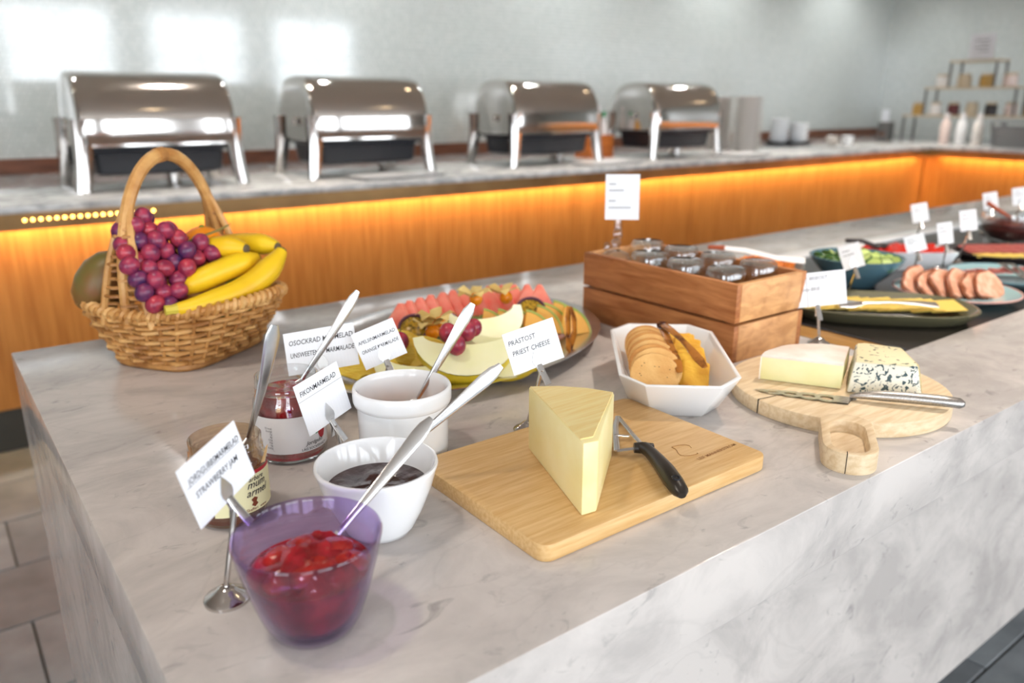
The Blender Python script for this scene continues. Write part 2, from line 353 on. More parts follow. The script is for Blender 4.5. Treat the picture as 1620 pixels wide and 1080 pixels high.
struct('ceiling', box(XL - .3, XR + .3, WY - .3, YB + .3, CE, CE + .1), 'ceiling', 'beige plaster ceiling')
struct('wall_back', box(XL, XR, YB, YB + .15, FL, CE), 'mosaic', 'pale grey-green glossy mosaic tile wall behind the warming dishes')
struct('wall_right', box(XR, XR + .15, WY, YB, FL, CE), 'mosaic', 'pale grey-green mosaic wall at the far right')
def windowed(name, ops, lo, hi, horiz, at, label):
    gs = []; edges = [lo] + [e for p in ops for e in p] + [hi]
    def b(a, c, z0, z1): return box(a, c, at - .15, at, z0, z1) if horiz else box(at - .15, at, a, c, z0, z1)
    for k in range(0, len(edges), 2): gs.append(b(edges[k], edges[k + 1], FL, CE))
    for a, c in ops: gs += [b(a, c, FL, WZ0), b(a, c, WZ1, CE)]
    struct(name, join(*gs), 'plaster', label)
windowed('wall_front', WINX, XL, XR, True, WY, 'white plaster window wall behind the viewer')
windowed('wall_left', WINL, WY, YB, False, WXL, 'white plaster wall with windows left of the buffet')
nwin = 0
for ops, horiz in ((WINX, True), (WINL, False)):
    for a, c in ops:
        nwin += 1; gs = []
        for u0, u1, z0, z1 in ((a, a + .05, WZ0, WZ1), (c - .05, c, WZ0, WZ1), (a, c, WZ0, WZ0 + .05), (a, c, WZ1 - .05, WZ1), ((a + c) / 2 - .025, (a + c) / 2 + .025, WZ0, WZ1), (a, c, 2.05, 2.1)):
            gs.append(box(u0, u1, WY - .12, WY - .07, z0, z1) if horiz else box(WXL - .12, WXL - .07, u0, u1, z0, z1))
        struct('window_%d' % nwin, join(*gs), 'window_frame', 'tall window frame letting daylight in')
struct('trim_1', box(XL, XR, YB - .03, YB, ZC, ZC + .09, .004), 'trim_wood', 'brown wooden strip along the foot of the mosaic wall')
# ceiling downlights, plus added fill and wall-wash lamps
def downlight(x, y, e, label, size=R(60), col=(1, .90, .80), rad=.05):
    t = thing('downlight', label, 'lamp', (x, y, CE), 0, 'ceiling downlights')
    obj('housing', lathe([(.045, -.001), (.045, -.012), (.062, -.016), (.07, -.004), (.07, 0)], 24), 'white_plastic', t)
    obj('lens', lathe([(0, -.008), (.043, -.008)], 24), 'lamp_lens', t, None)
    l = lamp('downlight_beam', 'SPOT', (0, 0, -.02), e, col, spot_size=size, spot_blend=.6, shadow_soft_size=rad); l.parent = t
downlight(-.35, .75, 60, 'added fill lamp in the ceiling over the jam end of the counter', R(90), rad=.12)  # fill lamp added to lift the left end of the counter
downlight(1.95, .70, 185, 'downlight in the ceiling over the cheese end of the counter', R(75), rad=.07)
downlight(4.3, .9, 220, 'downlight in the ceiling over the cold cuts')
for i, x in enumerate((-.6, 1.5, 3.6, 5.7, 7.9)): downlight(x, 4.15, 170, ORD[i] + ' downlight from the left over the warming dishes')
for i, x in enumerate((-1.6, .5, 2.6, 4.7, 6.8, 8.9)): downlight(x, 4.95, 55, ORD[i] + ' added wall-wash lamp from the left in the row along the mosaic wall', R(140), (.95, .98, 1))  # wall-wash row added to brighten the mosaic
downlight(8.4, 2.0, 250, 'downlight in the ceiling over the side counter')

# ================================================================ FRONT COUNTER
CX0, CX1, CY0, CY1 = .09, 5.6, .416, 1.575
WX0, WX1, WY0, WY1 = 1.285, 4.9, .643, 1.33
t = thing('serving_counter', 'white marble buffet counter with grey veins in the foreground', 'counter', (0, 0, FL))
def loc_z(g): return xf(g, T(0, 0, -FL))
xs = [CX0, WX0, WX1, CX1]; ys = [CY0, WY0, WY1, CY1]; zt, zb = ZC, ZC - .088
V = [(x, y, z) for z in (zt, zb) for y in ys for x in xs]; F = []
for j in range(3):
    for i in range(3):
        if (i, j) == (1, 1): continue
        a = j * 4 + i; F += [(a, a + 1, a + 5, a + 4), (16 + a + 4, 16 + a + 5, 16 + a + 1, 16 + a)]
for a, b in [(0, 1), (1, 2), (2, 3), (3, 7), (7, 11), (11, 15), (15, 14), (14, 13), (13, 12), (12, 8), (8, 4), (4, 0), (5, 6), (6, 10), (10, 9), (9, 5)]: F.append((a, b, b + 16, a + 16))
obj('countertop', loc_z(bevel((V, F), .0022, 2)), 'marble', t)
obj('front_panel', loc_z(box(CX0 + .03, CX1 - .03, .60, .63, .078, zb + .01)), 'marble', t, None)
obj('back_panel', loc_z(box(CX0 + .03, CX1 - .03, 1.50, 1.53, FL + .1, zb + .01)), 'marble', t, None)
obj('side_panel', loc_z(box(CX0, CX0 + .03, CY0, CY1, FL, zb + .002)), 'marble', t, None)
obj('side_panel', loc_z(box(CX1 - .03, CX1, CY0, CY1, FL, zb + .002)), 'marble', t, None)
obj('plinth', loc_z(box(CX0 + .04, CX1 - .05, .76, 1.48, FL, .1)), 'black_plinth', t, None)
# cold display well let into the counter
w = thing('display_well', 'dark recessed display well holding the cold dishes', 'display well', (0, 0, ZC - .03))
obj('well_floor', box(WX0 + .004, WX1 - .004, WY0 + .004, WY1 - .004, -.03, .024), 'well_dark', w, None)
obj('side_strip', box(WX0 + .004, 1.352, WY0 + .004, WY1 - .004, .024, .0295, .001), 'brass_trim', w, label='tan strip along the left end of the well')
obj('edge_line', box(1.352, 1.36, WY0 + .004, WY1 - .004, .024, .0312, .001), 'black_pan', w)
obj('back_ledge', box(1.36, WX1 - .004, WY1 - .06, WY1 - .004, .024, .0305, .001), 'porcelain', w, label='white ledge along the back of the well')
ZW = ZC - .006                              # floor level inside the well

# ================================================================ BACK COUNTER with its right-hand wing
BY = 3.88; WGX = 8.04
t = thing('back_counter', 'long back counter with grey stone top and glowing orange wood front', 'counter', (0, 0, FL))
top = [(XL + .05, BY), (WGX, BY), (WGX, -1.5), (XR - .01, -1.5), (XR - .01, YB - .005), (XL + .05, YB - .005)]
obj('stone_top', loc_z(prism(top, ZC - .03, ZC, .002)), 'marble_back', t)
fas = [(XL + .05, BY + .004), (WGX + .004, BY + .004), (WGX + .004, -1.5), (WGX + .02, -1.5), (WGX + .02, BY + .02), (XL + .05, BY + .02)]
obj('fascia', loc_z(prism(fas, ZC - .10, ZC - .03)), 'bronze', t, None, 'bronze edge band under the stone top')
obj('body', loc_z(box(XL + .1, XR - .05, BY + .13, YB - .05, FL, ZC - .03)), 'black_plinth', t, None)
obj('body', loc_z(box(WGX + .13, XR - .05, -1.4, BY + .2, FL, ZC - .03)), 'black_plinth', t, None)
for i in range(10):
    a = XL + .1 + i * 1.17; b = min(a + 1.166, WGX + .12)
    if a < b: obj('wood_panel', loc_z(box(a, b, BY + .10, BY + .13, .0, ZC - .03, .0015, 1)), 'panel_wood', t, None)
for i in range(5):
    a = BY + .095 - (i + 1) * 1.07; obj('wood_panel', loc_z(box(WGX + .10, WGX + .13, a + .003, a + 1.068, .0, ZC - .03, .0015, 1)), 'panel_wood', t, None)
obj('plinth', loc_z(box(XL + .1, WGX + .14, BY + .12, BY + .14, FL, .0)), 'black_plinth', t, None)
# warm light strips hidden behind the edge band
def strip(label, x0, x1, y0, y1, rot, ln, e):
    s = obj('light_strip', box(x0, x1, y0, y1, ZC - .045, ZC - .034), 'led', None, None); tag(s, label, 'light strip', 'light strips under the back counter')
    lamp('strip_glow', 'AREA', ((x0 + x1) / 2, (y0 + y1) / 2, ZC - .06), e, (1, .76, .42), rot, shape='RECTANGLE', size=ln, size_y=.03)
strip('warm light strip under the long stone edge', XL + .2, WGX - .05, BY + .035, BY + .06, (R(12), 0, 0), WGX - XL - .3, 34)
strip('warm light strip under the side counter edge', WGX + .035, WGX + .06, -1.3, BY - .05, (R(12), 0, R(-90)), BY + 1.2, 13)
l = thing('bead_row', 'row of tiny bright beads on the bronze edge band at far left', 'lights', (0, BY + .001, ZC - .058))
bead = mesh('glow_bead', ell(.006, .004, .006, nu=8, nv=6), 'led')  # small emissive beads spaced along the edge band
for i in range(18): link('glow_bead', bead, l, (.36 + i * .03, 0, 0))

# ================================================================ WARMING DISHES
def chafer(loc, label):
    t = thing('chafing_dish', label, 'chafing dish', loc, 0, 'roll-top chafing dishes on the back counter')
    for sx in (-1, 1):
        for sy in (-1, 1):
            rs = []
            for k in range(7):
                u = k / 6; z = .34 * (1 - u); wd = .028 * (1 - u) + .056; dp = .025 * (1 - u) + .02
                cx = sx * (.352 + .03 * u * u); cy = sy * (.215 + .03 * u * u) + (.03 if sy > 0 else 0)
                rs.append([(cx + wd * math.cos(a) * .62, cy + dp * math.sin(a), z) for a in [2 * PI * q / 10 for q in range(10)]])
            lg = obj('leg', rings(rs), 'chrome', t)
            obj('foot', lathe([(0, 0), (.02, 0), (.022, .006), (.014, .014), (0, .014)], 14), 'chrome', lg, loc=(sx * .382, sy * .245 + (.03 if sy > 0 else 0), 0))
    obj('frame', rings([[(x * a, y * a, z) for x, y in rrect(.36, .225, .04)] for a, z in ((1, .205), (1.02, .21), (1.02, .232), (.97, .235), (.93, .225), (.97, .205))], False, False), 'chrome', t)
    obj('water_pan', rings([[(x, y, z) for x, y in rrect(hx, hy, .03)] for hx, hy, z in ((.28, .17, .07), (.30, .19, .08), (.31, .205, .18), (.33, .225, .187), (.335, .228, .22), (.30, .2, .225))]), 'black_pan', t, label='black water pan')
    # lid: rolled dome with rounded ends
    prof = [(-.255, .222)]
    for k in range(15):
        a = PI * k / 14; c, s = math.cos(a), math.sin(a)
        prof.append((.01 - .27 * math.copysign(abs(c) ** .72, c), .275 + .285 * s ** .85))
    prof.append((.275, .222))
    rs = []
    for x, q in ((-.368, .80), (-.366, .93), (-.355, .985), (-.335, 1), (-.2, 1), (0, 1), (.2, 1), (.335, 1), (.355, .985), (.366, .93), (.368, .80)):
        rs.append([(x, y * q, .222 + (z - .222) * q) for y, z in prof])
    lid = obj('lid', rings(rs), 'chrome', t, 45)
    for sx in (-1, 1): obj('pivot_knob', ell(.014, .024, .024, (sx * .384, -.02, .31)), 'chrome', lid)
    obj('lid_handle', tube([(-.05, -.225, .285), (-.045, -.25, .28), (.045, -.25, .28), (.05, -.225, .285)], .006, 8), 'chrome', lid)
    return t
c0 = chafer((1.04, 4.50, ZC), 'chrome roll-top chafing dish behind the fruit basket, nearest of the four')
dup(c0, (2.20, 4.50, ZC), 0, 'second chrome roll-top chafing dish from the left on the back counter')
dup(c0, (3.60, 4.50, ZC), 0, 'third chrome roll-top chafing dish, left of the orange bottle caddy')
dup(c0, (4.92, 4.50, ZC), 0, 'chrome roll-top chafing dish farthest right, beside the plate stacks')
def burner(x, y, label):
    t = thing('fuel_burner', label, 'burner', (x, y, ZC), 0, 'fuel burners under the chafing dishes')
    t.scale = (1, 1, .75)
    obj('cup', lathe([(0, 0), (.04, 0), (.042, .008), (.03, .012), (.032, .075), (.036, .08), (.03, .08), (.027, .02), (0, .018)], 20), 'chrome', t)
    obj('snuffer', tube([(.034, 0, .07), (.07, 0, .074), (.09, 0, .06)], .005, 6), 'chrome', t)
for x, l in ((1.12, 'behind the basket handle'), (2.36, 'second from the left'), (3.78, 'third from the left'), (5.02, 'fourth from the left')):
    burner(x, 4.46, 'small chrome fuel burner under a chafing dish, ' + l)
tr = [obj('spoon_tray', rings([[(x, y, z) for x, y in rrect(hx, hy, .03)] for hx, hy, z in ((.25, .09, 0), (.29, .12, .018), (.28, .11, .018), (.24, .085, .006))]), 'porcelain', None, loc=(2.26, 4.10, ZC), rot=(0, 0, R(4)))]
tag(tr[0], 'white rectangular spoon tray in front of the second chafing dish', 'tray', 'white spoon trays')
for x, y, l in ((3.93, 4.11, 'white rectangular spoon tray in front of the orange caddy'), (5.42, 4.11, 'white rectangular spoon tray left of the plate stacks')):
    o = tr[0].copy(); COL.objects.link(o); o.location = (x, y, ZC); tag(o, l, 'tray', 'white spoon trays')
# bottle caddy
t = thing('bottle_caddy', 'orange wooden caddy holding sauce bottles on the back counter', 'caddy', (4.36, 4.72, ZC))
obj('bottom', box(-.12, .12, -.09, .09, 0, .012), 'wood_caddy', t)
for y in (-.09, .078): obj('side', box(-.12, .12, y, y + .012, .012, .17, .002), 'wood_caddy', t)
for x in (-.12, .108): obj('end', box(x, x + .012, -.078, .078, .012, .17, .002), 'wood_caddy', t)
obj('divider', box(-.006, .006, -.078, .078, .012, .15), 'wood_caddy', t)
def bottle(loc, r, h, body, cap, label, name='sauce_bottle', cat='bottle', group=None):
    t = thing(name, label, cat, loc, 0, group)
    obj('body', lathe([(0, 0), (r * .95, 0), (r, .006), (r, h * .6), (r * .85, h * .72), (r * .42, h * .82), (r * .4, h * .88), (0, h * .88)], 20), body, t)
    obj('cap', lathe([(0, h * .88), (r * .5, h * .88), (r * .48, h), (0, h)], 16), cap, t)
bottle((4.305, 4.69, ZC + .013), .038, .30, 'bottle_amber', 'white_plastic', 'amber sauce bottle with white cap in the caddy')
bottle((4.405, 4.67, ZC + .013), .032, .33, 'white_plastic', 'green_cap', 'white sauce bottle with green cap in the caddy')
bottle((4.425, 4.755, ZC + .013), .03, .38, 'porcelain_grey', 'white_plastic', 'tall pale sauce bottle at the right of the caddy')
# plate stacks
pl = mesh('dinner_plate', lathe([(0, 0), (.08, 0), (.085, .006), (.132, .014), (.135, .0165), (.13, .0175), (.08, .009), (0, .008)], 36), 'porcelain_grey')
for n, (x, y, k, l) in enumerate(((6.0, 4.53, 30, 'front'), (6.14, 4.95, 30, 'rear'))):
    for i in range(k):
        o = link('dinner_plate', pl, None, (x, y, ZC + i * .0152)); tag(o, 'pale grey dinner plate in the tall %s stack beside the last chafing dish' % l, 'plate', 'plates in the %s stack' % l)
t = obj('serving_tray', rings([[(x, y, z) for x, y in rrect(hx, hy, .02)] for hx, hy, z in ((.19, .14, 0), (.2, .15, .03), (.19, .14, .03), (.18, .13, .01))]), 'black_pan', None, loc=(7.15, 4.88, ZC)); tag(t, 'black tray under the white bowls right of the plate stacks', 'tray')
bw = mesh('soup_bowl', lathe([(0, 0), (.05, 0), (.055, .01), (.095, .05), (.1, .065), (.094, .065), (.05, .016), (0, .012)], 28), 'porcelain')
for n, (x, y, k, l) in enumerate(((7.06, 4.93, 5, 'left'), (7.24, 4.83, 4, 'right'))):
    for i in range(k): tag(link('soup_bowl', bw, None, (x, y, ZC + .0105 + i * .045)), 'white bowl in the %s stack on the black tray' % l, 'bowl', 'white bowls in the %s stack' % l)
for i, (x, y, l, m_) in enumerate(((7.48, 4.60, 'small chrome tub on the back counter, left of the white pot', 'chrome'), (7.62, 4.52, 'small white pot on the back counter near the corner', 'porcelain'))):
    tag(obj('condiment_tub', lathe([(0, 0), (.04, 0), (.055, .03), (.06, .085), (.064, .09), (.056, .09), (.05, .03), (0, .02)], 22), m_, None, loc=(x, y, ZC)), l, 'tub')
# tiered jar rack on the side counter
t = thing('tiered_rack', 'three-tier metal rack with jars and a paper sign on top', 'rack', (8.93, 3.95, ZC))
TI = [(.66, .28), (.46, .56), (.24, .82)]
for hl, z in TI:
    sh = obj('shelf', box(-.13, .13, -hl, hl, z - .02, z, .003), 'jar_lid', t)
    for sx in (-.12, .12):
        for sy in (-hl + .02, hl - .02): obj('leg', box(sx - .01, sx + .01, sy - .01, sy + .01, {.28: 0, .56: .28, .82: .56}[z], z - .02), 'rack_grey', t)
def jar(loc, r, h, body, lid, label, group):
    t = thing('preserve_jar', label, 'jar', loc, 0, group)
    obj('body', lathe([(0, 0), (r, 0), (r * 1.04, .01), (r * 1.04, h * .7), (r * .85, h * .82), (0, h * .82)], 18), body, t)
    obj('lid', lathe([(0, h * .82), (r * .9, h * .82), (r * .9, h), (0, h)], 18), lid, t)
cs = ['ochre', 'porcelain_grey', 'dark_red', 'jar_lid', 'dark_jar', 'pink_bottle', 'ochre']
nm = ['ochre', 'pale grey', 'dark red', 'beige', 'black', 'pink', 'tan']
for i in range(7): jar((8.93, 3.95 + .56 - i * .186, ZC + .281), .055, .13, cs[i], 'jar_lid', '%s jar on the lowest shelf of the tiered rack, %s from the left' % (nm[i], ORD[i]), 'jars on the lowest rack shelf')
for i in range(4): jar((8.93, 3.95 + .34 - i * .22, ZC + .561), .065, .13, ['porcelain_grey', 'jar_lid', 'ochre', 'pink_bottle'][i], 'jar_lid', '%s jar on the middle shelf of the tiered rack' % ['pale', 'beige', 'ochre', 'pink'][i], 'jars on the middle rack shelf')
for i in range(3): bottle((8.66, 4.06 - i * .16, ZC), .05, .30, ['pink_bottle', 'porcelain', 'porcelain_grey'][i], 'white_plastic', '%s bottle in front of the tiered rack' % ['pinkish', 'bright white', 'light grey'][i], 'milk_bottle', group='bottles in front of the rack')
t = thing('table_sign', 'grey paper sign in a clear stand on top of the rack', 'sign', (8.93, 3.95, ZC + .821))
obj('foot', box(-.04, .04, -.12, .12, 0, .008), 'acrylic', t); obj('sheet', box(-.004, .004, -.12, .12, .008, .25), 'sign_grey', t)
ls = join(*[box(-.006, -.0045, -.07, .02 + .05 * (k % 2), .08 + k * .035, .088 + k * .035) for k in range(4)]); obj('lettering', ls, 'ink_grey', t)
t = thing('price_card', 'small white card on a thin stand left of the tiered rack', 'sign', (8.86, 4.83, ZC))
obj('foot', lathe([(0, 0), (.03, 0), (.03, .006), (0, .012)], 16), 'rack_grey', t); obj('stem', tube([(0, 0, .01), (0, 0, .22)], .004, 6), 'rack_grey', t); obj('card', box(-.003, .003, -.045, .045, .2, .33), 'paper', t)
t = thing('napkin_dispenser', 'dark grey box with a chrome front left of the rack', 'dispenser', (8.75, 4.75, ZC)); obj('body', box(-.07, .07, -.06, .06, 0, .2, .01), 'rack_grey', t); obj('front', box(-.075, -.07, -.04, .04, .04, .1), 'chrome', t)
t = thing('wire_basket', 'grey wire basket on the side counter at far right', 'basket', (8.45, 3.27, ZC))
for z in (.02, .075, .13, .185, .23): obj('wire', loop_tube([(x, y, z) for x, y in rrect(.12 + z * .1, .2 + z * .1, .03, 3)], .005, 5), 'grey_mesh', t)
for k in range(28):
    x, y = rrect(.122, .202, .03, 6)[k]; obj('wire', tube([(x, y, .02), (x * 1.17, y * 1.1, .23)], .004, 5), 'grey_mesh', t)
obj('liner', box(-.11, .11, -.19, .19, .0, .18), 'grey_mesh', t)
# ================================================================ FRUIT BASKET
BC = Vector((.342, 1.408, ZC)); BA = math.atan2(-.835, .55)
ba = thing('wicker_basket', 'oval woven wicker basket with an arched handle, full of fruit', 'basket', BC, BA)
def rimp(th, k=1.0): 
    x, y = .186 * math.cos(th) * k, .126 * math.sin(th) * k
    return Vector((x, y, .094 + .022 * math.cos(th) ** 2))
def basep(th):
    c, s = math.cos(th), math.sin(th); n = (abs(c / .082) ** 5 + abs(s / .106) ** 5) ** -.2
    return Vector((c * n + .014, s * n, .008))
def side(th, u, off=0):
    b, r_ = basep(th), rimp(th); q = 1 - (1 - u) ** 1.35
    p = b.lerp(r_, q); p.z = b.z + (r_.z - b.z) * u
    d = Vector((math.cos(th), math.sin(th), 0)); return p + d * off
NS = 38
for k in range(NS):
    th = 2 * PI * (k + .5) / NS
    obj('stake', tube([side(th, u) for u in (0, .2, .4, .6, .8, 1.0)], .0032, 6), 'wicker', ba)
for j in range(9):
    u = .07 + j * .102; P = []
    for k in range(NS * 2):
        th = PI * k / NS; P.append(side(th, u, .0048 * (1 if (k // 2 + j) % 2 else -1) * (1 if k % 2 else 0.0)))
    obj('weaver', loop_tube(P, [.0042 + .0005 * math.sin(k * 1.7 + j) for k in range(NS * 2)], 6), 'wicker' if j % 2 else 'wicker_light', ba)
core = loop_tube([rimp(2 * PI * k / 72) for k in range(72)], .0068, 8)
hel = []
for k in range(72 * 9):
    th = 2 * PI * k / (72 * 9); ph = th * 72; d = Vector((math.cos(th), math.sin(th), 0))
    hel.append(rimp(th) + d * (.0075 * math.cos(ph)) + Vector((0, 0, .0075 * math.sin(ph))))
V_, F_ = tube(hel + [hel[0]], .0042, 5, False)
obj('rim', join(core, (V_, F_)), 'wicker_light', ba, label='wrapped wicker rim')
bp = [basep(2 * PI * k / 40) for k in range(40)]
obj('base_rod', loop_tube([Vector((p.x, p.y, .007)) for p in bp], .0068, 7), 'wicker', ba)
obj('bottom', prism([(p.x, p.y) for p in bp], .010, .016), 'wicker', ba)
def arch(k, y0=.122, z0=.075, h=.262): a = PI * k; return Vector((0, -y0 * math.cos(a), z0 + h * math.sin(a) ** .86))
obj('handle', tube([arch(k / 28) for k in range(29)], [.0075 + .0035 * math.sin(PI * k / 28) for k in range(29)], 10), 'wicker_light', ba, label='arched cane handle')
obj('handle_joint', tube([arch(.46), arch(.5)], .0122, 10), 'wicker', ba)
for sy in (0, 1):
    ks = [.0 + .03 * i for i in range(9)]
    fan = []
    for sx in (-1, 1):
        P = [arch(k if not sy else 1 - k) + Vector((sx * (.045 * (1 - i / 8) ** 1.2 + .004), 0, 0)) for i, k in enumerate(ks)]
        fan.append(P); obj('handle_rod', tube(P, .0062, 8), 'wicker_light', ba)
    for i in range(7):
        a, b, c = fan[0][i], arch(ks[i] if not sy else 1 - ks[i]), fan[1][i]
        for q in (0, .5):
            nx = min(i + 1, 8); o = Vector((0, 0, (fan[0][nx].z - a.z) * q)); sh = (1 if (i + int(q * 2)) % 2 else -1) * .006
            n = Vector((0, 1, 0)) * (-1 if not sy else 1) * 0
            obj('fan_weaver', tube([a + o, (a + b) / 2 + o + Vector((0, sh, 0)), b + o - Vector((0, sh, 0)), (b + c) / 2 + o + Vector((0, sh, 0)), c + o], .0032, 6), 'wicker', ba)
# red grapes: one bunch, every berry a part
GR = [(0.2887, 1.3635, 1.1438), (0.2726, 1.3504, 1.1327), (0.2943, 1.3561, 1.1221), (0.2529, 1.3611, 1.1251), (0.2978, 1.3343, 1.1096), (0.3252, 1.3648, 1.1194), (0.3334, 1.3451, 1.1067), (0.2745, 1.3419, 1.1098), (0.3102, 1.3394, 1.0899), (0.2851, 1.3276, 1.091), (0.2496, 1.3273, 1.0947), (0.3418, 1.3329, 1.0885), (0.3696, 1.3518, 1.0961), (0.3834, 1.3437, 1.0773), (0.3567, 1.3417, 1.0726), (0.321, 1.3325, 1.0703), (0.249, 1.3114, 1.0775), (0.2778, 1.3185, 1.0678), (0.3011, 1.3209, 1.0657), (0.2577, 1.3095, 1.0558), (0.2812, 1.3008, 1.0527), (0.3186, 1.3172, 1.046), (0.3341, 1.3141, 1.0634), (0.2618, 1.2973, 1.0361), (0.2898, 1.3037, 1.031), (0.313, 1.2999, 1.0312), (0.2732, 1.2892, 1.0172), (0.2958, 1.2906, 1.011), (0.3155, 1.3435, 1.122), (0.2512, 1.3481, 1.1056), (0.266, 1.3353, 1.0798)]
gm = [mesh('grape', ell(.0142, .0142, .0156, nu=16, nv=10), m_) for m_ in ('grape', 'grape', 'grape_red', 'grape_dark')]
gb = thing('grape_bunch', 'bunch of plump red grapes heaped in the wicker basket', 'grapes', (.30, 1.33, 1.0))
gp = [Vector(p) for p in GR]
for p in list(gp):                           # a second layer behind the outer berries
    q = p + Vector((.008, .024, -.008))
    if all((q - o).length > .021 for o in gp): gp.append(q)
for i, p in enumerate(gp): link('grape', gm[(i * 5) % 4], gb, p - Vector((.30, 1.33, 1.0)), (random.uniform(-1, 1), random.uniform(-1, 1), random.random()))
obj('stalk', tube([(.0, .03, .03), (.02, .03, .09), (.06, .03, .1), (.10, .025, .112), (.122, .02, .122)], [.003, .003, .0026, .0018, .0012], 6), 'stem_green', gb)
for a, b in (((.02, .03, .09), (.0, .0, .07)), ((.02, .03, .09), (-.02, .02, .1)), ((.06, .03, .1), (.05, .01, .07))): obj('stalk', tube([a, b], .0018, 5), 'stem_green', gb)
def banana(P, r, label, tip=True, stalk=True):
    P = [Vector(p) for p in P]; a, b, c = P; pts = []; n = 14
    for k in range(n + 1):
        u = k / n; pts.append(a * (1 - u) ** 2 + b * 2 * u * (1 - u) + c * u * u)
    prof = [min(1, .34 + 2.6 * (k / n), .36 + 3.2 * (1 - k / n)) ** .7 * r for k in range(n + 1)]
    t = thing('banana', label, 'banana', tuple(a), 0, 'bananas in the basket')
    loc = [p - a for p in pts]; V, F = tube(loc, prof, 10)
    obj('peel', (V, F), 'banana', t, 60)
    d = (loc[-1] - loc[-2]).normalized(); obj('tip', tube([loc[-1] - d * .001, loc[-1] + d * .004, loc[-1] + d * .006], [prof[-1] * .95, prof[-1] * .7, .002], 8), 'banana_tip', t)
    if stalk:
        d = (loc[0] - loc[1]).normalized(); obj('stalk', tube([loc[0] - d * .002, loc[0] + d * .008, loc[0] + d * .018], [prof[0] * .98, prof[0] * .75, prof[0] * .85], 8), 'banana_stalk', t)
banana([(.300, 1.268, 1.010), (.42, 1.262, 1.008), (.487, 1.30, 1.076)], .0205, 'large yellow banana lying along the near rim of the basket')
banana([(.318, 1.318, 1.026), (.385, 1.295, 1.06), (.452, 1.325, 1.064)], .0195, 'yellow banana right of the grapes, above the near one')
banana([(.33, 1.42, 1.06), (.39, 1.37, 1.09), (.432, 1.318, 1.083)], .0195, 'banana with its brown tip pointing forward beside the orange', stalk=False)
banana([(.40, 1.45, 1.06), (.45, 1.39, 1.09), (.487, 1.32, 1.08)], .019, 'banana farthest right with a dark round tip', stalk=False)
banana([(.310, 1.292, .996), (.37, 1.298, .992), (.44, 1.325, .998)], .015, 'banana lowest in the basket, just above the near rim')
t = thing('orange_fruit', 'bright orange behind the grapes in the basket', 'orange', (.385, 1.392, 1.082)); obj('peel', ell(.036, .036, .034, nu=22, nv=14), 'orange', t); obj('stem_button', ell(.005, .005, .003, (0, 0, .034)), 'leaf', t)
def lathe_tilt(prof, n, M): return xf(lathe(prof, n), M)
t = thing('mango', 'dark green mango at the left end of the basket', 'mango', (.228, 1.445, 1.03)); 
obj('skin', lathe_tilt([(0, -.055), (.023, -.049), (.037, -.03), (.041, -.005), (.037, .023), (.025, .044), (.011, .055), (0, .057)], 22, RY(R(28)) @ RX(R(10))), 'mango', t); obj('stem', tube([(.025, 0, .047), (.031, 0, .058)], .003, 6), 'banana_tip', t)
t = thing('pear', 'green pear hidden low between the bananas and the rim', 'pear', (.42, 1.35, .985)); obj('skin', lathe([(0, -.04), (.03, -.03), (.036, -.005), (.022, .025), (.014, .045), (0, .05)], 18), 'leaf', t); obj('stem', tube([(0, 0, .048), (.003, 0, .06)], .002, 5), 'banana_tip', t)

# ================================================================ CARDS AND THEIR HOLDERS
def card(c, u, v, w, h, lines, label, base=None, hlabel=None, ztop=ZC, ink='ink', group=None, rules=(), clip=True, hh=None):
    """lines: (text, x, y, size, shear) in card space, origin at the centre"""
    c, u, v = Vector(c), Vector(u).normalized(), Vector(v); v = (v - u * v.dot(u)).normalized(); n = u.cross(v)
    M = Matrix((( u.x, v.x, n.x, c.x), (u.y, v.y, n.y, c.y), (u.z, v.z, n.z, c.z), (0, 0, 0, 1)))
    t = thing('menu_card', label, 'card', (0, 0, 0), 0, group); t.matrix_world = M
    obj('sheet', box(-w / 2, w / 2, -h / 2, h / 2, -.0004, .0004), 'paper', t, None)
    gs = []
    for s, x, y, sz, sh in lines:                # tall narrow hand lettering, kept inside the card
        g = text(s, sz * 1.06, sh, 'LEFT'); tw = max(q[0] for q in g[0]); k = min(.92, (w / 2 - x - .003) / tw); gs.append(xf(g, T(x, y, .0006) @ SC(k, 1, 1)))
    if gs: obj('lettering', join(*gs), ink, t, None)
    for x0, x1, y0, y1 in rules: obj('ruled_line', box(x0, x1, y0, y1, .0003, .0006), 'ink_grey', t, None)
    if base:
        b = Vector((base[0], base[1], ztop)); hd = thing('card_holder', hlabel, 'card holder', b, 0, 'chrome card holders')
        Ml = T(*(-b)) @ M @ T(0, -h / 2, 0)
        k = .75 if not clip else 1
        obj('foot', lathe([(0, 0), (.0195 * k, 0), (.0197 * k, .003), (.0185 * k, .0045), (.0125 * k, .0075), (.0085 * k, .011), (.0055 * k, .0135), (.0035 * k, .014), (0, .014)], 28), 'chrome', hd)
        top = Ml @ Vector((0, -.005, .004))
        obj('stem', tube([(0, 0, .012), top * .5 + Vector((0, 0, .006)), top], .0026 * k, 8), 'chrome', hd)
        sp = [(0, .024), (.004, .0175), (.0072, .011), (.0072, .0065), (.0042, .001), (-.0042, .001), (-.0072, .0065), (-.0072, .011), (-.004, .0175)]
        obj('clip', xf(prism(sp, .0009, .0018), Ml), 'steel', hd, None)
        ar = obj('clip_arm', xf(ribbon([(0, .003, .0016), (0, -.006, .0045), (0, -.024, .013)], [.0075, .0085, .009], .0016, (0, .3, 1)), Ml), 'steel', hd)
        obj('clip_arm', xf(ribbon([(0, .012, -.0018), (0, -.006, .0005), (0, -.018, -.004)], [.0075, .0085, .009], .0016, (0, 0, 1)), Ml), 'steel', hd)
    return t
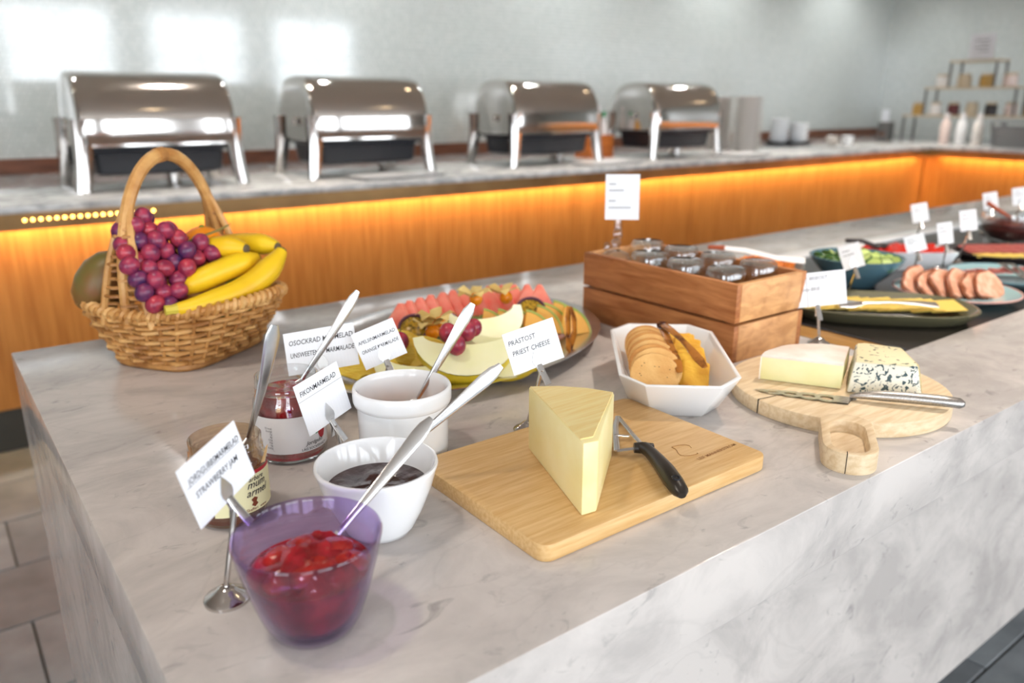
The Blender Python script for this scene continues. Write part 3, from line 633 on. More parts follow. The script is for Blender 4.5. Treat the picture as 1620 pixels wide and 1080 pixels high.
card((.1653, .6328, 1.0201), (.787, .596, .16), (-.232, .045, .972), .0789, .0557, [('JORDGUBBSMARMELAD', -.033, .010, .0072, .15), ('STRAWBERRY JAM', -.031, -.004, .0072, .15)], 'white card reading strawberry jam, left of the purple bowl', (.160, .630), 'chrome card holder standing left of the purple bowl', rules=[(-.036, .036, .0085, .0088)])
card((.4089, .9763, .997), (.82, -.549, .163), (.091, .406, .909), .0974, .058, [('OSOCKRAD MARMELAD', -.043, .011, .0092, .15), ('UNSWEETENED MARMALADE', -.043, -.006, .0087, .15)], 'wide white card reading unsweetened marmalade, behind the red jam jar', (.418, .985), 'chrome card holder behind the red jam jar')
card((.469, .922, 1.0067), (.868, -.36, .341), (-.222, .332, .917), .060, .052, [('APELSINMARMELAD', -.026, .008, .0064, .15), ('ORANGE MARMALADE', -.026, -.005, .0064, .15)], 'white card reading orange marmalade, behind the straight white crock', (.462, .922), 'chrome card holder behind the straight white crock')
card((.3378, .8106, .9934), (.892, .44, .105), (-.189, .15, .971), .0755, .0606, [('FIKONMARMELAD', -.033, .015, .0078, .15)], 'white card reading fikonmarmelad, in front of the red jam jar', (.352, .795), 'chrome card holder between the red jar and the rounded white bowl', rules=[(-.0377, .0377, .010, .0103)])
card((.608, .7626, 1.017), (.95, -.2, .20), (-.13, .3, .945), .074, .055, [('PR\u00c4STOST', -.033, .010, .0085, .12), ('PRIEST CHEESE', -.031, -.004, .0085, .12)], 'white card reading priest cheese, behind the yellow cheese wedge', (.602, .765), 'chrome card holder behind the yellow cheese wedge', rules=[(-.037, .037, .0075, .0078)])
card((1.2478, .765, 1.0022), (.735, -.665, .13), (.02, .19, .98), .101, .060, [('GETOST', -.0475, .016, .0085, .12), ('GOAT CHEESE', -.048, -.002, .0058, .1), ('BRIEOST', -.012, .017, .0085, .12), ('BRIE', -.010, -.002, .0085, .12)], 'wide white card reading goat cheese and brie beside the wooden crate', (1.26, .756), 'chrome card holder behind the brie, beside the crate', ink='ink_grey', rules=[(-.0165, -.0157, -.03, .03), (-.0505, .0505, .0125, .0128)])
def scrib(k=2, w=.02): return []
far = [((1.6227, .9201, .9947), (.525, -.768, .366), (-.017, .421, .907), .0446, .0536, 'white card in front of the blue bowl of cucumber', (1.6227, .9201)),
       ((1.9464, .9426, .9865), (.474, -.808, .349), (.019, .406, .914), .0453, .042, 'white card in front of the tomato dish, left of the other', (1.9464, .938)),
       ((2.0983, .9444, .9965), (.442, -.87, .217), (.094, .285, .954), .0344, .0547, 'narrow white card in front of the tomato dish, right of the other', (2.098, .938)),
       ((2.2476, .9574, 1.0148), (.423, -.882, .205), (.105, .273, .956), .0395, .0554, 'white card standing left of the salami platter', (2.243, .965)),
       ((2.556, 1.2377, .9804), (.469, -.846, .252), (.068, .32, .945), .0469, .0585, 'white card at the back edge of the well, behind the tomatoes', (2.556, 1.2377)),
       ((2.8659, 1.1614, 1.002), (.41, -.884, .225), (.101, .29, .952), .0419, .0573, 'white card left of the bowl of dark red spread', (2.8659, 1.1614)),
       ((2.9477, 1.1061, 1.0181), (.386, -.896, .22), (.111, .282, .953), .0443, .0572, 'white card behind the bowl of dark red spread at the right edge', (2.97, 1.13))]
for i, (c, u, v, w_, h_, l, b) in enumerate(far):
    t = card(c, u, v, w_, h_, [], l, b, 'holder under the ' + l, ztop=ZW, group='small cards among the cold dishes')
    obj('scribble', join(*[box(-w_ * .36, -w_ * .36 + w_ * (.35 + .15 * k), h_ * (.24 - .17 * k), h_ * (.27 - .17 * k), .0003, .0006) for k in range(2)]), 'ink_grey', t, None, 'faint illegible handwriting')

# ================================================================ SPOONS
def spoon(low, end, label, w=.017, dark=False, below=.03, face=(-.2, -.9, .45), group='long-handled spoons'):
    low, end = Vector(low), Vector(end); d = (end - low).normalized(); L = (end - low).length
    t = thing('spoon', label, 'spoon', tuple(low), 0, group)
    P, wd, th = [], [], []
    for k in range(13):
        u = k / 12; p = d * (L * u); P.append(p + Vector(face).normalized() * (.004 * math.sin(PI * u)))
        wd.append((.0055 + (w - .0055) * u ** 1.2) * (1 if k < 11 else (.86 if k == 11 else .42))); th.append(.0034 - .0016 * u)
    obj('handle', ribbon(P, wd, th, face), 'steel', t)
    rs = [(-below * .02, .0055, .003), (-below * .25, .014, .004), (-below * .55, .021, .006), (-below * .85, .016, .005), (-below, .004, .002)]
    obj('bowl', ribbon([d * a for a, _, _ in rs], [b for _, b, _ in rs], [c_ for _, _, c_ in rs], face), 'steel', t)
    return t
# ================================================================ BOWLS OF JAM
def vessel(name, prof, m, label, cat, loc, n=64, part=None):
    o = obj(name, lathe(prof, n), m, None, 50, loc=loc); return tag(o, label, cat)
def fill(name, rfun, z0, z1, m, label, cat, loc, amp=.004, sc=55, berries=(), bm_='jam_berry', dome=0):
    """uncountable filling: follows the inside of a vessel, with a lumpy top"""
    n = 56; prof = [(0, z0)]; st = 6
    prof += [(rfun(z0 + (z1 - z0) * k / st), z0 + (z1 - z0) * k / st) for k in range(st + 1)]
    V, F = lathe(prof, n); base = len(V) - n; R1 = rfun(z1); rr = [.93, .8, .66, .5, .34, .17]
    last = list(range(base, base + n))
    for q in rr:
        cur = []
        for k in range(n):
            a = 2 * PI * k / n; x, y = R1 * q * math.cos(a), R1 * q * math.sin(a)
            e = min(1, (1 - q) * 5); zz = z1 + e * (amp * (nz((x, y, loc[0]), sc) + .5 * nz((x, y, 3), sc * 2.3)) + dome * (1 - q * q)); cur.append(len(V)); V.append(Vector((x, y, zz)))
        for k in range(n): j = (k + 1) % n; F.append((last[k], last[j], cur[j], cur[k]))
        last = cur
    F.append(tuple(last))
    o = obj(name, (V, F), m, None, 60, loc=loc); tag(o, label, cat, kind='stuff')
    for x, y, z, a, b, c_ in berries: obj('berry_piece', wob(ell(a, b, c_, (x, y, z)), .002, 120, x), bm_, o)
    return o
# purple glass bowl
PB = (.2065, .549, ZC)
vessel('purple_glass_bowl', [(0, .0004), (.026, .0002), (.034, .003), (.041, .016), (.0475, .036), (.0555, .066), (.0598, .086), (.0600, .0885), (.0588, .0898), (.0575, .0885), (.0570, .086), (.0528, .066), (.0448, .036), (.0385, .017), (.031, .0085), (0, .0075)], 'purple_glass', 'translucent purple glass bowl of strawberry jam at the front', 'bowl', PB)
fill('strawberry_jam', lambda z: .0372 + (z - .017) * .295 - max(0, .02 - z) * .5, .0092, .058, 'jam_red', 'lumpy red strawberry jam in the purple glass bowl', 'jam', PB, .010, 60,
     [(a, b, c_ + .004, d * 1.25, e_ * 1.25, f_ * 1.1) for a, b, c_, d, e_, f_ in [(-.018, .012, .060, .014, .011, .009), (.005, .02, .059, .012, .015, .007), (.022, .004, .058, .015, .012, .008), (-.004, -.014, .056, .02, .014, .008), (.028, -.016, .055, .012, .014, .007), (-.03, -.008, .055, .011, .013, .008)]], dome=.012)
spoon((.2413, .5805, .955), (.3680, .6200, 1.0232), 'steel spoon standing in the purple bowl of jam', .017, below=.026)
# rounded white bowl
WB = (.3245, .6575, ZC)
vessel('white_bowl', [(0, 0.00103), (0.028, 0), (0.033, 0.00206), (0.037, 0.00824), (0.046, 0.02678), (0.0555, 0.0515), (0.0605, 0.07004), (0.0618, 0.07365), (0.061, 0.0757), (0.059, 0.07601), (0.0572, 0.07313), (0.0515, 0.0515), (0.042, 0.02884), (0.032, 0.01236), (0, 0.00927)], 'porcelain', 'rounded white porcelain bowl of dark fig jam', 'bowl', WB)
fill('fig_jam', lambda z: .0300 + (z - .0115) * .545, .0115, .050, 'jam_dark', 'glossy dark brown fig jam in the rounded white bowl', 'jam', WB, .004, 70)
spoon((.372, .695, .958), (.4743, .65, 1.0483), 'steel spoon leaning in the rounded white bowl of fig jam', .018, below=.022)
# straight crock
CR = (.434, .799, ZC)
vessel('white_crock', [(0, 0.0024), (0.05, 0.0012), (0.0535, 0.0036), (0.0545, 0.0096), (0.0552, 0.0696), (0.059, 0.0726), (0.0598, 0.0768), (0.0598, 0.0888), (0.0585, 0.0918), (0.0565, 0.0924), (0.0545, 0.0906), (0.0525, 0.084), (0.05, 0.012), (0, 0.0084)], 'porcelain', 'straight-sided white porcelain crock of orange marmalade', 'crock', CR)
fill('orange_marmalade', lambda z: .0485 + (z - .01) * .03, .0105, .052, 'jam_orange', 'orange marmalade low inside the white crock', 'marmalade', CR, .003, 60)
spoon((.470, .8255, .957), (.5399, .80, 1.0767), 'bright steel spoon standing in the straight white crock', .018, below=.02)
# jam jars
def wrap(g, r, th0):
    return [Vector(((r + v[2]) * math.cos(th0 + v[0] / r), (r + v[2]) * math.sin(th0 + v[0] / r), v[1])) for v in g[0]], g[1]
def patch(w, z0, z1, n=24): 
    V = [(-w / 2 + w * k / n, z, 0) for z in (z0, z1) for k in range(n + 1)]; return V, [(k, k + 1, n + 2 + k, n + 1 + k) for k in range(n)]
RJ = (.3255, .889, ZC); r0 = .0428
t = thing('jam_jar', 'glass jar of red jam with a white strawberry label', 'jar', RJ)
obj('glass', lathe([(0, .002), (.036, .0005), (.0415, .004), (r0, .010), (r0, .068), (.0415, .076), (.0385, .0815), (.0375, .0835), (.0385, .0855), (.0375, .0875), (.0387, .0900), (.0375, .0925), (.0382, .0955), (.0376, .1040), (.0366, .1046), (.0354, .1040), (.0350, .0930), (.0352, .083), (.0385, .076), (.0400, .068), (.0400, .011), (.0385, .006), (.034, .0045), (0, .005)], 56), 'clear_glass', t, 50)
fill('red_jam', lambda z: (.0393 if z < .066 else .0393 - (z - .066) * .27), .0052, .084, 'jam_red', 'translucent red jam filling the jar with the white label', 'jam', RJ, .003, 60)
lb = obj('label', wrap(patch(.165, .016, .062), r0 + .0004, R(-112)), 'label_white', t, 60, 'white paper label with a strawberry')
def on(g, th, m, nm, r=r0): obj(nm, wrap(g, r + .0008, R(th)), m, lb, None)
on(xf(text('REN', .0125), T(0, .044, 0)), -62, 'ink', 'lettering'); on(xf(text('d', .013), T(0, .0525, 0)), -63, 'label_red', 'lettering')
on(xf(text('Jordgubb', .0068, .3), T(0, .0240, 0)), -72, 'ink', 'lettering'); on(xf(text('L\u00c5G SOCKERHALT', .0044), T(0, .0178, 0)), -72, 'ink', 'lettering')
sb = [(0, -.008), (.004, -.006), (.0065, 0), (.006, .005), (.002, .0065), (-.002, .0065), (-.006, .005), (-.0065, 0), (-.004, -.006)]
on(([(x + .0, y + .0345, 0) for x, y in sb], [tuple(range(9))]), -56, 'label_red', 'strawberry_emblem')
on(([(x, y, 0) for x, y in ((-.013, .0385), (-.006, .044), (-.002, .0415), (-.005, .036), (-.010, .035))], [(0, 1, 2, 3, 4)]), -56, 'label_green', 'leaf_emblem')
on(([(x, y, 0) for x, y in ((-.016, .0425), (.016, .0425), (.016, .0427), (-.016, .0427))], [(0, 1, 2, 3)]), -64, 'ink', 'underline')
rows = []
for k in range(8): rows.append(xf(text(['55 kcal', 'Energi', '5g', '4g', '0,5g', '32g', '0g', '0,02g'][k], .0034, 0, 'RIGHT'), T(.004, .048 - k * .0036, 0)))
on(join(*rows), -146, 'ink_grey', 'lettering')
on(([(x, y, 0) for x, y in ((-.012, .0205), (.006, .0205), (.006, .0207), (-.012, .0207))], [(0, 1, 2, 3)]), -146, 'ink_grey', 'underline')
spoon((.3522, .9081, .985), (.4316, .90, 1.0895), 'dark steel spoon leaning out of the red jam jar', .016, below=.03, face=(-.1, -1, .15))
BJ = (.2135, .776, ZC); r1 = .0392
t = thing('jam_jar', 'small glass jar of brown jam with a cream label', 'jar', BJ)
obj('glass', lathe([(0, .002), (.030, .0005), (.0345, .004), (.0358, .010), (r1, .058), (.0398, .064), (.0392, .070), (.0362, .0745), (.0372, .0765), (.0360, .0785), (.0372, .0805), (.0358, .083), (.0362, .0905), (.0352, .0915), (.0338, .0905), (.0334, .076), (.0362, .068), (.0365, .058), (.0333, .011), (.031, .0065), (0, .005)], 56), 'amber_glass', t, 50)
fill('brown_jam', lambda z: .0328 + (z - .01) * .066, .0055, .052, 'jam_brown', 'brown jam in the small jar behind the strawberry jam card', 'jam', BJ, .003, 60)
lb = obj('label', xf(wrap(patch(.074, .0, .040), r1 + .0006, R(-78)), T(0, 0, .018)), 'label_cream', t, 60, 'cream paper label with a red top edge')
obj('label_edge', xf(wrap(patch(.074, .040, .044), r1 + .0006, R(-78)), T(0, 0, .018)), 'label_red', t, 60)
def onb(g, th, m, nm='lettering'): obj(nm, xf(wrap(g, r1 + .0011, R(th)), T(0, 0, .018)), m, lb, None)
onb(xf(text('\u00e4rbare', .0072, .3), T(0, .0335, 0)), -66, 'ink'); onb(xf(text('mum', .0115, .35), T(0, .0262, 0)), -66, 'ink'); onb(xf(text('armel', .0115, .35), T(0, .0175, 0)), -66, 'ink')
onb(xf(text('Skafferi  www', .0046), T(0, .0016, 0)), -68, 'label_brown')
onb(([(x * .004, .0105 + y * .0055, 0) for x, y in ((0, -1), (1, -.5), (.5, 0), (1, .6), (0, 1), (-1, .6), (-.5, 0), (-1, -.5))], [tuple(range(8))]), -72, 'label_brown', 'sprig_emblem')
obj('torn_seal', wrap(([(-.004, .066, .0008), (.004, .064, .0008), (.007, .074, .003), (.006, .083, .005), (.0, .082, .005), (.001, .074, .002)], [(0, 1, 2, 3, 4, 5)]), .0395, R(-48)), 'bamboo', t, None)
spoon((.2400, .7830, .980), (.2710, .760, 1.1031), 'shiny steel spoon standing upright in the brown jam jar', .019, below=.035, face=(.1, -1, .12))

# ================================================================ CHEESE BOARD (bamboo)
BZ = ZC + .019
bo = thing('cutting_board', 'rectangular bamboo cutting board under the yellow cheese', 'cutting board', (.588, .622, ZC))
obj('slab', prism(rrect(.1725, .1185, .014, 5), 0, .019, .002), 'bamboo', bo)
obj('engraving', xf(text('LEIF MANNERSTR\u00d6M', .0075), T(.128, -.080, .0193) @ RZ(R(1))), 'bamboo_mark', bo, None, 'faint engraved lettering and drawing')
obj('engraving', tube([(.10 + .012 * math.cos(a) + .004 * math.sin(3 * a), -.052 + .016 * math.sin(a), .0192) for a in [k * .35 for k in range(16)]], .0004, 4), 'bamboo_mark', bo)
t = thing('cheese_wedge', 'tall pale yellow wedge of hard cheese on the bamboo board', 'cheese', (.54, .60, BZ))
w5 = [(.484, .527), (.5015, .524), (.607, .611), (.5915, .640), (.569, .666), (.541, .687)]
pw = [(x - .54, y - .60) for x, y in w5]
obj('paste', wob(prism(pw, .0003, .0795, .0018, 2), .0006, 60), 'cheese', t, 30)
obj('rind', wob(prism([(pw[0][0] + .004, pw[0][1] + .009), (pw[1][0] + .001, pw[1][1] + .009), (pw[2][0] - .001, pw[2][1] + .001), pw[3], pw[4], (pw[5][0] + .0006, pw[5][1] - .002)], .0792, .0806, .0004, 1), .0004, 60), 'cheese_rind', t, 30)
t = thing('cheese_slicer', 'cheese slicer with a black handle and open steel blade on the bamboo board', 'cheese slicer', (.63, .59, BZ))
def L2(x, y, z): return (x - .63, y - .59, z)
hp = [(.6375, .5885, .011), (.632, .574, .012), (.622, .553, .0125), (.610, .530, .013), (.597, .507, .0125), (.588, .490, .011), (.5845, .4835, .009)]
obj('handle', ribbon([L2(*p) for p in hp], [.019, .0165, .0185, .022, .023, .020, .009], [.014, .014, .016, .018, .018, .015, .007], (.15, -.1, 1)), 'black_plastic', t)
obj('handle_collar', ribbon([L2(.628, .596, .0105), L2(.636, .590, .0105), L2(.647, .583, .0105)], [.012, .015, .010], [.012, .014, .010], (.15, -.1, 1)), 'black_plastic', t)
obj('hang_hole', xf(lathe([(.0045, 0), (.0052, .0008), (.0045, .0016), (.003, .0016), (.003, 0)], 16, True), T(*L2(.5935, .5005, .0195)) @ RX(R(8))), 'black_pan', t)
def bar(P, w, m='steel'): return ribbon([L2(*p) for p in P], [w] * len(P), .0022, (0, 0, 1))
obj('blade_arm', bar([(.640, .591, .010), (.664, .635, .006), (.694, .690, .003)], .0062), 'steel', t)
obj('blade_edge', bar([(.694, .690, .003), (.668, .668, .004), (.634, .632, .005), (.613, .609, .006)], .0075), 'steel', t)
obj('blade_crossbar', bar([(.613, .609, .006), (.626, .600, .008), (.640, .591, .010)], .0065), 'steel', t)
obj('blade_crossbar', bar([(.645, .646, .005), (.655, .630, .006)], .005), 'steel', t)

# ================================================================ ROUND BOARD
ro = thing('serving_board', 'round pale beech board with a hollowed handle', 'serving board', (1.045, .589, ZC), 0)
rd = Vector((-.2145, -.1495, 0)).normalized(); ra = math.atan2(rd.y, rd.x)
obj('disc', prism([(.152 * math.cos(2 * PI * k / 72), .152 * math.sin(2 * PI * k / 72)) for k in range(72)], 0, .0215, .002), 'beech', ro)
outer = [(x + .205, y) for x, y in rrect(.066, .0315, .0305, 8)]; inn = [(x + .2135, y) for x, y in rrect(.0495, .0215, .021, 8)]
V = [(x, y, 0) for x, y in outer] + [(x, y, .0265) for x, y in outer] + [(x, y, .0265) for x, y in inn] + [(.2135 + (x - .2135) * .97, y * .95, .012) for x, y in inn]
n = len(outer); F = [tuple(reversed(range(n)))] + [(i * n + k, i * n + (k + 1) % n, (i + 1) * n + (k + 1) % n, (i + 1) * n + k) for i in range(3) for k in range(n)] + [tuple(range(3 * n, 4 * n))]
obj('handle', xf(bevel((V, F), .0012, 2), RZ(ra)), 'beech', ro, 40, 'hollowed wooden handle')
for a, d_ in ((ra + R(-46), .0009),):
    obj('crack', xf(box(.120, .1525, -d_, d_, .001, .0217), RZ(a)), 'crack', ro, None)
obj('crack', xf(box(.264, .2714, -.0004, .0004, .001, .0268), RZ(ra) @ RZ(R(-1.2))), 'crack', ro, None)
RZt = ZC + .0217
# brie
t = thing('brie_wedge', 'wedge of soft white brie on the round board', 'cheese', (1.03, .64, RZt))
bt = Vector((1.0225, .5705)); arc = []
a0 = math.atan2(.668 - .5705, .967 - 1.0225); a1 = math.atan2(.612 - .5705, 1.106 - 1.0225)
for k in range(13): a = a0 + (a1 - a0) * k / 12; q = .113 - .020 * k / 12; arc.append((bt.x + q * math.cos(a) - 1.03, bt.y + q * math.sin(a) - .64))
pb = [(bt.x - 1.03, bt.y - .64)] + arc
obj('paste', wob(prism(pb, 0.0003, .036, .0012), .0008, 70), 'brie_paste', t, 30)
ce = Vector((sum(p[0] for p in pb) / len(pb), sum(p[1] for p in pb) / len(pb)))
ring = [(ce.x + (x - ce.x) * 1.008, ce.y + (y - ce.y) * 1.008) for x, y in pb]
obj('rind', wob(prism(ring, .0352, .0395, .0014), .0013, 110), 'brie_rind', t, 40, 'soft white rind on top')
sh = [(ce.x + (x - ce.x) * 1.02, ce.y + (y - ce.y) * 1.02) for x, y in arc]; si = [(ce.x + (x - ce.x) * .99, ce.y + (y - ce.y) * .99) for x, y in arc]
V = [(x, y, z) for z in (.0003, .036) for x, y in sh + si[::-1]]; m_ = len(sh) * 2
obj('rind', (V, [tuple(reversed(range(m_))), tuple(range(m_, 2 * m_))] + [(k, (k + 1) % m_, m_ + (k + 1) % m_, m_ + k) for k in range(m_)]), 'brie_rind', t, 40)
# blue cheese
t = thing('blue_cheese', 'chunk of blue-veined cheese with a tan rind on the round board', 'cheese', (1.08, .54, RZt))
bb = [(1.0165, .5575), (1.079, .4840), (1.089, .4865), (1.150, .5505), (1.128, .604), (1.112, .612)]
tp = [(1.0275, .5575), (1.073, .5000), (1.085, .4960), (1.142, .5500), (1.124, .598), (1.110, .604)]
def bl(P, z): return [(x - 1.08, y - .54, z) for x, y in P]
V = bl(bb, .0003) + bl([(a[0] * .4 + b[0] * .6, a[1] * .4 + b[1] * .6) for a, b in zip(bb, tp)], .030) + bl(tp, .044)
obj('paste', wob(bevel(rings([V[:6], V[6:12], V[12:]]), .0025, 2), .0016, 80), 'blue_paste', t, 40)
obj('crust', wob(bevel(prism([((x - 1.082) * .97 + .002, (y - .548) * .97 + .008) for x, y in tp], .0436, .0462), .001, 1), .0012, 90), 'blue_top', t, 40)
bt_, tt_ = [(1.0895, .4862), (1.1515, .5505), (1.1295, .606), (1.125, .603), (1.146, .551), (1.086, .4895)], [(1.0860, .4952), (1.1440, .5500), (1.1260, .600), (1.122, .597), (1.139, .551), (1.083, .4985)]
obj('rind', wob(rings([bl([(a[0] + (b[0] - a[0]) * q, a[1] + (b[1] - a[1]) * q) for a, b in zip(bt_, tt_)], z) for z, q in ((.0005, 0), (.02, .4), (.030, .6), (.0445, 1))]), .0008, 80), 'blue_rind', t, 40)
# cheese knife with holes
kn = thing('cheese_knife', 'steel cheese knife with oval holes in the blade, across the round board', 'knife', (.9424, .504, RZt + .001))
k0 = Vector((.9192, .6412, 0)); k1 = Vector((1.0767, .4226, 0)); kd = (k1 - k0); kl = kd.length; kd.normalize(); ka = math.atan2(kd.y, kd.x)
Mk = T(k0.x - .9424, k0.y - .504, 0) @ RZ(ka)
cells = []; xsn = [.012 + .024 * i for i in range(5)]
def bw_(x): return -.020 + .0165 * max(0, (.105 - x) / .105) ** 1.3, .0085 - .005 * max(0, (.04 - x) / .04)
V, F = [], []
def addq(pts): n = len(V); V.extend(pts); F.append(tuple(range(n, n + len(pts))))
for zz in (0, .0016):
    for i in range(4):
        x0_, x1_ = xsn[i], xsn[i + 1]; (l0, h0), (l1, h1) = bw_(x0_), bw_(x1_); q = 20; outp, inp = [], []
        for s in range(q):
            a = 2 * PI * s / q + .001; dx, dy = math.cos(a), math.sin(a); m1 = max(abs(dx), abs(dy)); ux, uy = dx / m1, dy / m1
            px = x0_ + (x1_ - x0_) * (ux + 1) / 2; fr = (px - x0_) / (x1_ - x0_); lo_ = l0 + (l1 - l0) * fr; hi_ = h0 + (h1 - h0) * fr
            outp.append((px, lo_ + (hi_ - lo_) * (uy + 1) / 2, zz)); inp.append(((x0_ + x1_) / 2 + .0088 * dx, (l0 + h0) / 2 + ((l1 + h1) - (l0 + h0)) * .25 + (.0042 + .0014 * i) * dy, zz))
        for s in range(q): j = (s + 1) % q; addq([outp[s], outp[j], inp[j], inp[s]])
    addq([(-.004, -.002, zz), (.004, .001, zz), (.012, bw_(.012)[0], zz), (.012, bw_(.012)[1], zz), (.002, .0035, zz)])
    addq([(.108, -.020, zz), (.122, -.0195, zz), (.127, -.004, zz), (.135, .001, zz), (.135, .007, zz), (.108, .0085, zz)])
obj('blade', xf((V, F), Mk), 'steel_brushed', kn, None)
obj('handle', xf(ribbon([(.126, .003, .004), (.140, .001, .008), (.165, 0, .0105), (.20, 0, .0115), (.24, 0, .0115), (.262, 0, .0105), (.267, 0, .0095)], [.007, .012, .0165, .0180, .0185, .0180, .011], [.005, .010, .014, .015, .015, .014, .008], (0, 0, 1)), Mk), 'steel_brushed', kn, 60)

# ================================================================ OCTAGONAL DISH OF CRACKERS
DA = R(49.3); DC = (.866, .759, ZC)
def o8(hl, hs, c1, c2, z): return [(x, y, z) for x, y in oct_(hl, hs, c1, c2)]
dsh = obj('cracker_dish', bevel(rings([o8(.104, .058, .03, .024, 0), o8(.108, .062, .032, .026, .004), o8(.153, .0825, .042, .032, .060), o8(.1535, .0830, .042, .032, .062), o8(.148, .0775, .040, .030, .0622), o8(.105, .0575, .031, .025, .008), o8(.10, .054, .029, .023, .006)]), .0012, 2, 20), 'porcelain', None, 30, loc=DC, rot=(0, 0, DA)); tag(dsh, 'white octagonal porcelain dish of crackers', 'dish')
MD = T(*DC) @ RZ(DA)
bm1 = lathe([(0, -.003), (.0335, -.003), (.0355, -.0012), (.0355, .0012), (.0335, .003), (0, .003)], 30)
bis = mesh('biscuit', wob(bm1, .0006, 90), 'biscuit'); hol = mesh('biscuit_pore', join(*[xf(lathe([(0, .0032), (.0009, .0032)], 6), T(.022 * math.cos(k) * (.5 + .5 * (k % 2)), .022 * math.sin(k), 0)) for k in range(9)]), 'crack', None)
bis2 = mesh('biscuit', wob(bm1, .0006, 90), 'biscuit_face'); NB = 11
for i in range(NB):
    x = .082 - i * .0150; p = MD @ Vector((x, .026 + random.uniform(-.0025, .0025), .047 + .006 * math.sin(PI * i / NB)))
    t = thing('round_cracker', '%s round brown cracker from the far end of the row in the white dish' % ORD[i] if i < NB - 1 else 'round brown cracker at the near end, its full face showing', 'cracker', p, 0, 'round crackers in the white dish')
    t.rotation_euler = (Matrix.Rotation(DA, 3, 'Z') @ Matrix.Rotation(R(-44 + (6 if i == NB - 1 else random.uniform(-3, 3))), 3, 'Y')).to_euler()
    t.scale = (random.uniform(.95, 1.04),) * 3; link('biscuit', (bis, bis2)[i % 2] if i < NB - 1 else mesh('biscuit', wob(bm1, .0006, 90), 'biscuit_face'), t); link('pores', hol, t)
sq = prism(rrect(.021, .021, .004, 3), -.003, .003, .001, 1); V, F = sq
crk = mesh('cracker', wob(sq, .0022, 60), 'cracker')
NC = 9
for i in range(NC):
    x = .088 - i * .0165; p = MD @ Vector((x, -.030 + .004 * math.sin(i * 2), .045 + .004 * math.sin(i * 1.3)))
    t = link('square_cracker', crk, None, p); tag(t, '%s wavy yellow square cracker from the far end in the white dish' % ORD[i], 'cracker', 'square crackers in the white dish')
    t.rotation_euler = (Matrix.Rotation(DA, 3, 'Z') @ Matrix.Rotation(R(-48 + random.uniform(-6, 6)), 3, 'Y') @ Matrix.Rotation(R(random.uniform(-12, 12)), 3, 'Z')).to_euler()
t = thing('serving_tongs', 'tortoiseshell plastic tongs lying on the crackers', 'tongs', tuple(MD @ Vector((.05, -.005, .06))))
tb = Vector(t.location); q0 = MD @ Vector((.074, .004, .078)); q1 = MD @ Vector((-.085, -.038, .060)); q2 = MD @ Vector((-.072, -.006, .054))
nn = Vector((-.5, -.5, .6))
for q, e in ((q1, .006), (q2, 0)):
    P = [q0.lerp(q, k / 8) - tb + Vector((0, 0, .006 * math.sin(PI * k / 8) + (e if k > 0 else e))) for k in range(9)]
    obj('arm', ribbon(P, [.011, .012, .011, .010, .009, .010, .013, .014, .008], .0024, nn), 'tortoise', t)
obj('bend', ribbon([q0 - tb + Vector((0, 0, .008)), q0 - tb + Vector((.006, .006, .004)), q0 - tb + Vector((.004, .003, -.002))], [.015, .017, .015], .004, nn), 'tortoise', t)

# ================================================================ CRATE OF GLASSES
cr = thing('wooden_crate', 'brown slatted wooden crate holding upturned glasses', 'crate', (1.14, .966, ZC))
X0, X1, Y0, Y1 = -.095, .097, -.186, .186
for z0, z1 in ((0, .064), (.069, .134)):
    obj('side_slat', box(X0, X0 + .012, Y0, Y1, z0, z1, .0012), 'crate_wood', cr); obj('side_slat', box(X1 - .012, X1, Y0, Y1, z0, z1, .0012), 'crate_wood', cr)
    for ya in (Y0, Y1 - .012): obj('end_slat', box(X0 + .0122, X1 - .0122, ya, ya + .012, z0, z1, .0012), 'crate_end', cr)
for x in (X0 + .0125, X1 - .0305):
    for y in (Y0 + .0125, Y1 - .0305): obj('corner_post', box(x, x + .018, y, y + .018, .004, .120), 'crate_wood', cr)
obj('bottom', box(X0 + .0125, X1 - .0125, Y0 + .0125, Y1 - .0125, .001, .012), 'crate_wood', cr)
obj('raised_floor', box(X0 + .031, X1 - .031, Y0 + .0125, Y1 - .0125, .076, .086), 'crate_wood', cr)
gp_ = [(.0335, 0), (.0345, .0012), (.0350, .030), (.0335, .0500), (.0315, .0585), (.029, .0605), (0, .0605), (0, .0560), (.027, .0555), (.0295, .0485), (.0315, .030), (.0320, .0)]
gmesh = mesh('glass_body', lathe([(.0320, .0), (.0328, -.0004)] + gp_[:-1] + [(.0320, .0)], 36), 'clear_glass', 50)
nmx = [('left', 1.095), ('right', 1.185)]; nmy = [('nearest', .845), ('second', .935), ('third', 1.025), ('farthest', 1.115)]
for cn, gx in nmx:
    for rn, gy in nmy:
        if cn == 'left' and rn == 'farthest': continue
        o = link('tumbler_glass', gmesh, None, (gx, gy, ZC + .0868)); tag(o, 'small upturned clear glass in the %s row of the crate, %s from the front' % (cn, rn) if rn in ('second', 'third') else '%s small upturned clear glass in the %s row of the crate' % (rn, cn), 'glass', 'upturned glasses in the crate')
